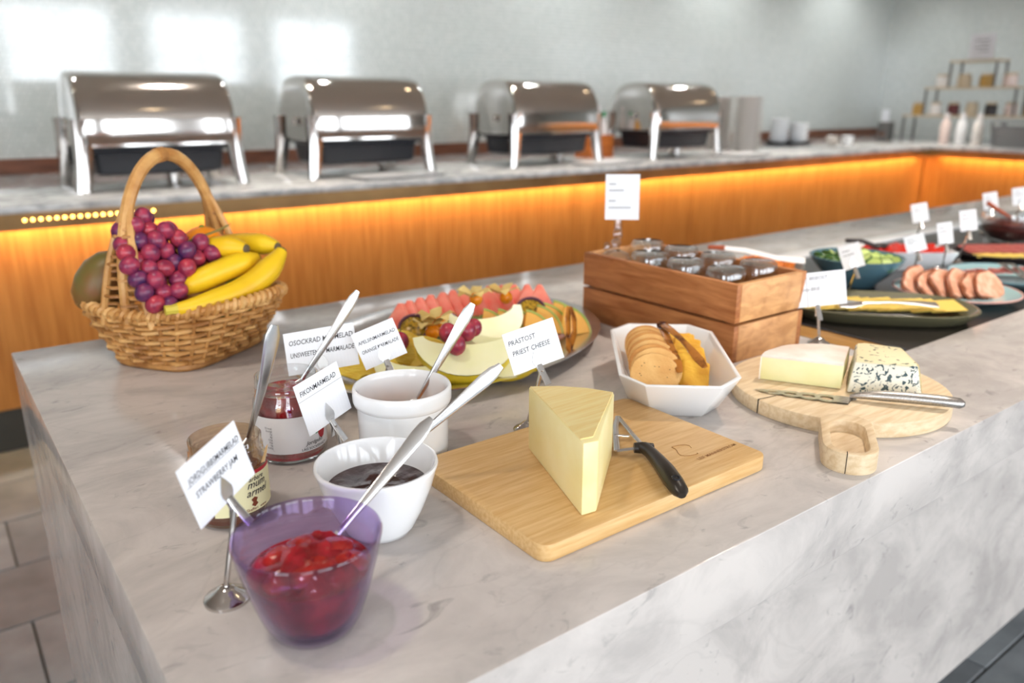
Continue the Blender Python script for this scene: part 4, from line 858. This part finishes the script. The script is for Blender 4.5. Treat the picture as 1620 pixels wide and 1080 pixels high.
# clear sign stand
t = thing('sign_stand', 'clear acrylic stand with a ball joint at the back of the crate', 'sign stand', (1.095, 1.115, ZC + .0868))
obj('foot', lathe([(0, 0), (.036, 0), (.0365, .004), (.034, .030), (.026, .044), (.012, .050), (0, .050)], 30), 'acrylic', t)
obj('post', lathe([(0, .050), (.009, .050), (.008, .062), (.010, .066), (.008, .072), (0, .073)], 16), 'acrylic', t)
obj('knob', ell(.008, .006, .010, (-.016, .008, .058)), 'acrylic', t); obj('joint_ball', ell(.0095, .0095, .012, (.002, -.002, .083)), 'acrylic', t); obj('grip', box(-.007, .011, -.005, .001, .092, .112, .001), 'acrylic', t)
c = card((1.1010, 1.1080, 1.1420), (.703, -.711, .013), (.028, .046, .999), .0656, .0870, [], 'white paper sign on a clear stand above the crate of glasses')
obj('scribble', join(*[box(-.026, -.026 + w_, y_, y_ + .0016, .0003, .0006) for w_, y_ in ((.013, .024), (.028, .012), (.013, -.008), (.042, -.021))]), 'ink_grey', c, None, 'faint illegible printed lines')
# ================================================================ FRUIT PLATTER
PC = Vector((.725, 1.125, ZC)); PA = R(20); MP = T(*PC) @ RZ(PA)
def oval(k, a, b, z, n=64): return [(a * k * math.cos(2 * PI * i / n), b * k * math.sin(2 * PI * i / n), z) for i in range(n)]
o = obj('oval_platter', rings([oval(1, .22, .14, 0), oval(1, .235, .152, .001), oval(1, .262, .175, .013), oval(1, .318, .225, .0245), oval(1, .322, .229, .0265), oval(1, .318, .225, .0275), oval(1, .262, .175, .0165), oval(1, .24, .157, .0055), oval(1, .22, .14, .0045)]), 'platter_steel', None, 50, loc=PC, rot=(0, 0, PA)); tag(o, 'oval polished steel platter of cut fruit', 'platter')
PZ = ZC + .0048
def place(t, M): t.matrix_world = M; return t
wm_f = mesh('flesh', bevel(xf(prism([(-.034, .008), (.034, .008), (.004, .062), (-.004, .062)], -.0065, .0065), RX(R(90))), .0018, 2), 'watermelon')
wm_r = mesh('rind', xf(prism([(-.036, 0), (.036, 0), (.034, .0078), (-.034, .0078)], -.0065, .0065, .001, 1), RX(R(90))), 'watermelon_rind')
WP = [(.652, 1.205), (.677, 1.212), (.704, 1.220), (.731, 1.227), (.758, 1.232), (.785, 1.236), (.811, 1.236), (.836, 1.230), (.861, 1.222), (.886, 1.212), (.909, 1.200), (.930, 1.186), (.948, 1.170)]
for i, (x, y) in enumerate(WP):
    t = thing('watermelon_slice', '%s pink watermelon slice from the left in the back row of the platter' % ORD[i], 'watermelon slice', (0, 0, 0), 0, 'watermelon slices on the platter')
    place(t, T(x, y, PZ + .010) @ RZ(R(-52 + i * 1.5 + random.uniform(-5, 5))) @ RX(R(-16 + random.uniform(-5, 5)))); link('flesh', wm_f, t); link('rind', wm_r, t)
def sector(r, a0, a1, th, n=10, r_in=0):
    P = [(0, 0)] if not r_in else [(r_in * math.cos(a1 + (a0 - a1) * k / n), r_in * math.sin(a1 + (a0 - a1) * k / n)) for k in range(n + 1)]
    P += [(r * math.cos(a0 + (a1 - a0) * k / n), r * math.sin(a0 + (a1 - a0) * k / n)) for k in range(n + 1)]
    return bevel(xf(prism(P, -th / 2, th / 2), RX(R(90))), min(.0015, th * .12), 1)
def band(r0, r1, a0, a1, th, n=10):
    P = [(r0 * math.cos(a0 + (a1 - a0) * k / n), r0 * math.sin(a0 + (a1 - a0) * k / n)) for k in range(n + 1)] + [(r1 * math.cos(a1 + (a0 - a1) * k / n), r1 * math.sin(a1 + (a0 - a1) * k / n)) for k in range(n + 1)]
    return xf(prism(P, -th / 2, th / 2), RX(R(90)))
ca_f = mesh('flesh', sector(.055, R(8), R(82), .013, 8, .010), 'cantaloupe'); ca_r = mesh('skin', band(.0552, .0585, R(8), R(82), .013, 8), 'cantaloupe_skin')
CP = [(.771, 1.088), (.793, 1.072), (.815, 1.058), (.828, 1.036), (.862, 1.052), (.886, 1.062), (.910, 1.060), (.902, 1.022)]
for i, (x, y) in enumerate(CP):
    t = thing('cantaloupe_slice', '%s orange cantaloupe slice from the left at the right end of the platter' % ORD[i], 'melon slice', (0, 0, 0), 0, 'cantaloupe slices on the platter')
    place(t, T(x, y, PZ + .010) @ RZ(R(-38 + random.uniform(-8, 8))) @ RX(R(-24)) @ T(-.022, 0, 0)); link('flesh', ca_f, t); link('skin', ca_r, t)
def lune(Ro, ri, c, dphi, n=16, m=6):
    sk, fl = [], []
    def pt(r, th, ph): return Vector((Ro * math.sin(th) * (1 if r > ri else .80), r * math.cos(th) * math.cos(ph), r * math.cos(th) * math.sin(ph)))
    def grid(f, nu, nv): V = [f(i / nu, j / nv) for i in range(nu + 1) for j in range(nv + 1)]; return V, [(i * (nv + 1) + j, i * (nv + 1) + j + 1, (i + 1) * (nv + 1) + j + 1, (i + 1) * (nv + 1) + j) for i in range(nu) for j in range(nv)]
    th = lambda u: -PI / 2 * .97 + PI * .97 * u
    skin = grid(lambda u, v: pt(Ro, th(u), c - dphi / 2 + dphi * v), n, m); inner = grid(lambda u, v: pt(ri, th(u), c - dphi / 2 + dphi * v), n, m)
    fs = [grid(lambda u, v, a=a: pt(Ro * .985, th(u), a).lerp(pt(ri, th(u), a), v), n, 3) for a in (c - dphi / 2, c + dphi / 2)]
    return skin, join(inner, *fs)
def melon(x, y, z, Ro, ri, c, d, rz, label, fm='honeydew', sm='honeydew_skin'):
    t = thing('melon_wedge', label, 'melon slice', (x, y, z), rz, 'honeydew wedges on the platter'); a, b = lune(Ro, ri, R(c), R(d))
    obj('skin', a, sm, t, 60); obj('flesh', b, fm, t, 40)
VR = math.atan2(-.601, .799)                 # direction running across the picture
melon(.632, .958, PZ + .078, .079, .020, -115, 62, VR + R(6), 'large pale honeydew wedge with yellow skin at the front of the platter')
melon(.690, .935, PZ + .070, .070, .022, -112, 44, VR + R(-6), 'narrow honeydew wedge tucked behind the priest cheese card')
melon(.752, 1.085, PZ + .074, .074, .022, -112, 56, VR + R(28), 'pale honeydew wedge standing in the middle of the platter')
melon(.745, 1.02, PZ + .055, .060, .02, -112, 56, VR + R(2), 'small honeydew wedge left of the cantaloupe slices')
melon(.56, .985, PZ + .052, .064, .02, -114, 56, VR + R(-10), 'yellow melon wedge behind the straight white crock')
pi_f = mesh('flesh', wob(sector(.056, R(20), R(160), .015, 14, .012), .0015, 120), 'pineapple')
PP = [(.520, 1.075), (.548, 1.062), (.574, 1.045), (.598, 1.03), (.545, 1.105), (.585, 1.09), (.50, 1.03)]
for i, (x, y) in enumerate(PP):
    t = link('pineapple_slice', pi_f, None); place(t, T(x, y, PZ + .006) @ RZ(R(-30 + random.uniform(-12, 12))) @ RX(R(-26 + random.uniform(-6, 6)))); tag(t, '%s yellow pineapple slice at the left end of the platter' % ORD[i], 'pineapple slice', 'pineapple slices on the platter')
for i, (x, y, z, s, l) in enumerate(((.634, .957, .088, .0145, 'red grape lying highest on the big honeydew wedge'), (.600, .934, .078, .0145, 'red grape in front on the big honeydew wedge'), (.610, .972, .086, .014, 'red grape left of the topmost one on the platter'), (.700, 1.105, .058, .014, 'dark red grape at the middle of the platter near the watermelon'), (.568, 1.045, .062, .014, 'red grape beside the orange marmalade card'), (.657, .972, .086, .013, 'red grape half hidden by the bright spoon'))):
    t = thing('loose_grape', l, 'grape', (x, y, ZC + z), 0, 'loose grapes on the platter'); obj('skin', ell(s, s, s * 1.12), 'grape_dark' if i == 3 else 'grape_red', t); obj('stem', tube([(0, 0, s * 1.05), (.002, 0, s * 1.35)], .001, 5), 'stem_green', t)
def physalis(x, y, z, label, rz=0):
    t = thing('physalis', label, 'physalis', (x, y, z), rz, 'physalis on the platter'); obj('berry', ell(.0125, .0125, .0125), 'physalis', t)
    for k in range(5):
        a = 2 * PI * k / 5; P = [Vector((math.cos(a) * r_, math.sin(a) * r_ + .008, h_)) for r_, h_ in ((.004, .008), (.016, .014), (.028, .020), (.036, .014))]
        obj('husk', wob(ribbon(P, [.008, .022, .020, .003], .0012, (0, .2, 1)), .002, 90, k), 'husk', t)
physalis(.637, 1.061, ZC + .062, 'orange physalis berry in its papery husk, left half of the platter')
physalis(.665, 1.082, ZC + .066, 'physalis husk beside the middle of the platter', 1)
physalis(.800, 1.175, ZC + .070, 'physalis in a dry husk among the watermelon slices', 2)
physalis(.862, 1.165, ZC + .066, 'physalis at the right end of the watermelon row', .5)
def passion(x, y, z, label, rx, rz):
    t = thing('passion_fruit', label, 'passion fruit', (0, 0, 0), 0, 'passion fruit halves'); place(t, T(x, y, z) @ RZ(rz) @ RX(rx))
    obj('skin', lathe([(0, -.026), (.014, -.023), (.024, -.012), (.027, 0), (.0255, .001), (.0235, 0), (.0225, -.004)], 24), 'passion_skin', t); obj('pulp', wob(lathe([(.0230, -.003), (.016, -.002), (.008, -.001), (0, -.001)], 24), .0022, 160), 'passion_pulp', t)
passion(.858, 1.085, ZC + .062, 'halved purple passion fruit among the cantaloupe slices', R(38), VR)
passion(.640, 1.128, ZC + .055, 'halved passion fruit near the left of the platter', R(40), VR)
t = thing('fruit_tongs', 'brown tongs standing at the right rim of the fruit platter', 'tongs', (.86, .985, ZC + .03))
for dx in (0, .014): obj('arm', ribbon([(dx - .045, -.055 + dx, -.002), (dx - .02, -.025, .016), (dx, 0, .034), (dx * .3 + .012, .012, .05)], [.016, .014, .016, .012], .0028, (.3, -.8, .4)), 'tortoise', t)

# ================================================================ COLD DISHES IN THE WELL
def oval_dish(name, c, a, b, rz, h, m, label, cat='dish', lip=.03, pw=2.6):
    def sup(a_, b_, z, n=56):
        P = []
        for i in range(n):
            t_ = 2 * PI * i / n; c_, s_ = math.cos(t_), math.sin(t_); k = (abs(c_) ** pw + abs(s_) ** pw) ** (-1 / pw); P.append((a_ * k * c_, b_ * k * s_, z))
        return P
    o = obj(name, rings([sup(a - lip, b - lip, 0), sup(a - lip * .8, b - lip * .8, .002), sup(a, b, h), sup(a - .004, b - .004, h + .001), sup(a - lip * .9, b - lip * .9, .007), sup(a - lip, b - lip, .005)]), m, None, 50, loc=(c[0], c[1], ZW), rot=(0, 0, rz)); tag(o, label, cat); return o
CA = math.atan2(-.73, .68)
oval_dish('cheese_platter', (1.562, .815), .188, .112, CA, .026, 'olive_dish', 'olive green oval platter of sliced yellow cheese', 'platter', .026, 2.8)
MO = T(1.562, .815, ZW + .0075) @ RZ(CA)
sl = mesh('cheese_slice', bevel(box(-.033, .033, -.045, .045, -.0012, .0012), .0008, 1), 'cheese_slice')
for i in range(13):
    x = -.135 + i * .0205 + (.022 if i == 12 else 0); o = link('cheese_slice', sl, None); place(o, MO @ T(x, .020 + .004 * math.sin(i * 2.1), .009 + .0003 * i) @ RZ(R(random.uniform(-4, 4))) @ RY(R(-7))); tag(o, '%s thin yellow cheese slice from the left on the olive platter' % ORD[i], 'cheese slice', 'cheese slices on the olive platter')
t = thing('cheese_plane', 'steel cheese server lying across the olive platter', 'server', tuple(MO @ Vector((0, -.03, .018)))); t.rotation_euler = (0, 0, CA)
obj('blade', ribbon([(-.085, -.004, .002), (-.062, -.002, .004), (-.035, 0, .006)], [.030, .038, .018], .003, (0, -.2, 1)), 'steel', t); obj('handle', ribbon([(-.038, 0, .006), (.02, 0, .010), (.07, 0, .010), (.105, 0, .008)], [.012, .012, .022, .028], [.006, .005, .004, .003], (0, -.2, 1)), 'steel_brushed', t)
def plate(c, r_, label, m='pale_blue_dish', rim='pink_rim'):
    t = thing('serving_plate', label, 'plate', (c[0], c[1], ZW)); obj('body', lathe([(0, 0), (r_ * .62, 0), (r_ * .68, .004), (r_ * .985, .019), (r_ * .975, .0205), (r_ * .66, .0065), (0, .005)], 48), m, t); obj('rim', loop_tube([(r_ * math.cos(2 * PI * k / 48), r_ * math.sin(2 * PI * k / 48), .0195) for k in range(48)], .0022, 6), rim, t); return t
plate((1.850, .790), .130, 'pale blue plate with a pink rim, under the roast meat slices')
for i in range(6):
    u = -.075 + i * .030; d = Vector((.62, -.78, 0)); p = Vector((1.850, .800, ZW + .03)) + d * u
    P = [(.047 * math.cos(a) * (1 + .14 * math.sin(3 * a + i)), .032 * math.sin(a) * (1 + .15 * math.sin(2 * a + i * 2))) for a in [2 * PI * k / 20 for k in range(20)]]
    t = thing('meat_slice', '%s slice of pink roast meat from the left on the pale blue plate' % ORD[i], 'meat slice', (0, 0, 0), 0, 'roast meat slices'); place(t, T(*p) @ RZ(R(20)) @ RX(R(48)) @ RY(R(-20)))
    obj('flesh', wob(prism(P, -.0045, .0045, .001, 1), .006, 55, i), 'meat', t); obj('crust', wob(loop_tube([(x * 1.01, y * 1.01, -.002) for x, y in P], .0042, 6), .006, 55, i), 'meat_crust', t)
plate((2.122, .794), .130, 'pale blue plate of ham slices at the right edge', 'pale_blue_dish', 'blue_dish')
for i in range(7):
    P = [(.045 * math.cos(a), .042 * math.sin(a)) for a in [2 * PI * k / 22 for k in range(22)]]; d = Vector((.62, -.78, 0)) * (-.075 + i * .025)
    o = obj('ham_slice', wob(prism(P, -.0012, .0012), .004, 45, i * 3), 'ham', None); place(o, T(2.122 + d.x, .794 + d.y, ZW + .020 + i * .0026) @ RX(R(-4)) @ RY(R(6))); tag(o, '%s overlapping pink ham slice from the left' % ORD[i], 'ham slice', 'ham slices on the right plate')
def tongs(p0, p1, label, m='steel'):
    p0, p1 = Vector(p0), Vector(p1); t = thing('metal_tongs', label, 'tongs', tuple(p0)); d = p1 - p0; s = d.cross(Vector((0, 0, 1))).normalized()
    for e in (-1, 1): obj('arm', ribbon([Vector((0, 0, 0)), d * .3 + s * e * .006, d * .75 + s * e * .012, d + s * e * .009], [.014, .013, .012, .022], .002, (0, 0, 1)), m, t)
    obj('spring', ell(.009, .009, .006), m, t)
tongs((1.985, .900, ZW + .032), (1.90, .79, ZW + .048), 'steel tongs with their spring end between the meat plates')
tongs((2.02, .70, ZW + .03), (2.12, .80, ZW + .045), 'steel tongs resting on the ham slices')
# cucumber bowl
t = obj('cucumber_bowl', lathe([(0, .002), (.045, 0), (.05, .003), (.052, .010), (.075, .030), (.098, .056), (.108, .072), (.105, .073), (.094, .057), (.07, .033), (.045, .014), (0, .011)], 56), 'blue_dish', None, 50, loc=(1.785, .998, ZW)); tag(t, 'blue glazed bowl of sliced cucumber', 'bowl')
cu = lathe([(0, -.002), (.0165, -.002), (.0165, .002), (0, .002)], 20); ck = lathe([(.0166, -.0021), (.0182, -.0021), (.0182, .0021), (.0166, .0021)], 20, True)
cu_, ck_ = mesh('flesh', cu, 'cucumber'), mesh('peel', ck, 'cucumber_skin')
k = 0
for rr, nn, zz in ((.0, 1, .076), (.034, 6, .070), (.066, 11, .064), (.082, 12, .062), (.045, 7, .056)):
    for i in range(nn):
        a = 2 * PI * i / max(nn, 1) + rr * 30; k += 1
        t = thing('cucumber_slice', 'round slice of cucumber in the blue bowl', 'cucumber slice', (0, 0, 0), 0, 'cucumber slices in the blue bowl'); place(t, T(1.785 + rr * math.cos(a), .998 + rr * math.sin(a), ZW + zz) @ RZ(a) @ RX(R(random.uniform(10, 55))) @ RY(R(random.uniform(-30, 30)))); link('flesh', cu_, t); link('peel', ck_, t)
# tomato dish
TA = math.atan2(-.6, .79); TC = (2.095, 1.052)
def rr_(hx, hy, z): return [(x, y, z) for x, y in rrect(hx, hy, .008, 3)]
t = obj('tomato_dish', rings([rr_(.108, .052, 0), rr_(.125, .066, .046), rr_(.126, .067, .048), rr_(.120, .061, .048), rr_(.104, .048, .006)]), 'porcelain', None, 40, loc=(TC[0], TC[1], ZW), rot=(0, 0, TA)); tag(t, 'white rectangular dish of sliced tomatoes', 'dish')
tom = mesh('tomato_slice', lathe([(0, -.003), (.022, -.003), (.024, 0), (.022, .003), (0, .003)], 22), 'tomato')
for i in range(8):
    for j in range(2):
        o = link('tomato_slice', tom, None); place(o, T(TC[0], TC[1], ZW + .040 + .003 * (i % 2)) @ RZ(TA) @ T(-.082 + i * .0235, -.026 + j * .052, 0) @ RY(R(-38 + random.uniform(-5, 5)))); tag(o, '%s red tomato slice from the left in the %s row of the white dish' % (ORD[i], ('front', 'back')[j]), 'tomato slice', 'tomato slices in the white dish')
t = thing('ladle', 'dark serving spoon resting in the tomato dish', 'serving spoon', (TC[0] - .05, TC[1] + .03, ZW + .055)); obj('bowl', ell(.030, .020, .007, (0, 0, .002)), 'dark_jar', t); obj('handle', tube([(-.025, .004, .004), (-.06, .02, .018), (-.10, .04, .020)], [.006, .005, .006], 8), 'dark_jar', t)
# carrot bowl behind the crate
t = obj('carrot_bowl', lathe([(0, 0), (.05, 0), (.056, .004), (.085, .035), (.092, .048), (.088, .049), (.08, .036), (.05, .010), (0, .008)], 48), 'grey_dish', None, 50, loc=(1.615, 1.135, ZW)); tag(t, 'grey bowl of shredded orange carrot behind the crate', 'bowl')
f_ = fill('shredded_carrot', lambda z: .045 + (z - .01) * 1.0, .0105, .040, 'carrot', 'shredded orange carrot heaped in the grey bowl', 'carrot', (1.615, 1.135, ZW), .010, 90, dome=.018)
st = []
for i in range(260):
    a, q = random.uniform(0, 2 * PI), math.sqrt(random.random()) * .068; b = random.uniform(0, PI); p = Vector((q * math.cos(a), q * math.sin(a), .046 + .018 * (1 - (q / .07) ** 2) + random.uniform(0, .005))); d = Vector((math.cos(b), math.sin(b), random.uniform(-.3, .3))) * .009
    st.append(tube([p - d, p + d], .0016, 4))
s_ = obj('shreds', join(*st), 'carrot', f_, None); s_['kind'] = 'stuff'
t = thing('serving_spoon', 'white plastic spoon with a brown end in the carrot bowl', 'serving spoon', (1.60, 1.095, ZW + .066)); d = Vector((.80, -.6, 0))
obj('handle', ribbon([d * -.06 + Vector((-.01, .07, .022)), d * -.03 + Vector((0, .05, .018)), d * .02 + Vector((0, .02, .004)), d * .07], [.014, .015, .016, .022], .004, (-.3, -.5, .8)), 'white_plastic', t); obj('end_cap', ribbon([d * -.085 + Vector((-.012, .085, .022)), d * -.058 + Vector((-.01, .07, .022))], [.012, .016], .006, (-.3, -.5, .8)), 'brown_tip', t)
# salami platter and second cheese row
oval_dish('salami_platter', (2.47, .915), .165, .125, CA, .018, 'dark_jar', 'dark platter of salami and cheese at the right edge', 'platter', .02, 2.2)
for j in range(3):
    for i in range(7):
        o = obj('salami_slice', lathe([(0, -.001), (.026, -.001), (.026, .001), (0, .001)], 22), 'salami', None); place(o, T(2.47, .915, ZW + .0165 + .0012 * i + .001 * j) @ RZ(CA) @ T(-.10 + i * .032, -.005 + j * .038, 0) @ RY(R(-6))); tag(o, '%s dark pink salami slice in row %s of the platter' % (ORD[i], ORD[j]), 'salami slice', 'salami slices at the right edge')
for i in range(8):
    o = obj('cheese_slice', bevel(box(-.022, .022, -.022, .022, -.0012, .0012), .0006, 1), 'cheese_slice', None); place(o, T(2.47, .915, ZW + .017 + .0006 * i) @ RZ(CA) @ T(-.105 + i * .028, -.068, 0) @ RY(R(-7))); tag(o, '%s yellow cheese square along the front of the salami platter' % ORD[i], 'cheese slice', 'cheese squares on the salami platter')
# glass bowl of dark red spread
t = obj('spread_bowl', lathe([(0, .001), (.045, 0), (.06, .010), (.082, .035), (.090, .065), (.087, .092), (.084, .093), (.086, .065), (.078, .037), (.056, .014), (0, .007)], 48), 'clear_glass', None, 50, loc=(2.735, 1.035, ZW)); tag(t, 'round glass bowl of dark red spread at the right edge', 'bowl')
fill('dark_spread', lambda z: min(.084, .052 + (z - .012) * .95) if z < .045 else .0825, .0125, .062, 'pate', 'dark red spread in the round glass bowl', 'spread', (2.735, 1.035, ZW), .006, 40, dome=.015)
t = thing('spread_knife', 'brown-handled spoon in the bowl of dark red spread', 'spoon', (2.735, 1.035, ZW + .08)); obj('handle', tube([(-.02, 0, 0), (-.05, .03, .025), (-.075, .05, .045)], [.005, .006, .007], 8), 'brown_tip', t); obj('bowl', ell(.022, .015, .005, (0, 0, 0)), 'steel', t)
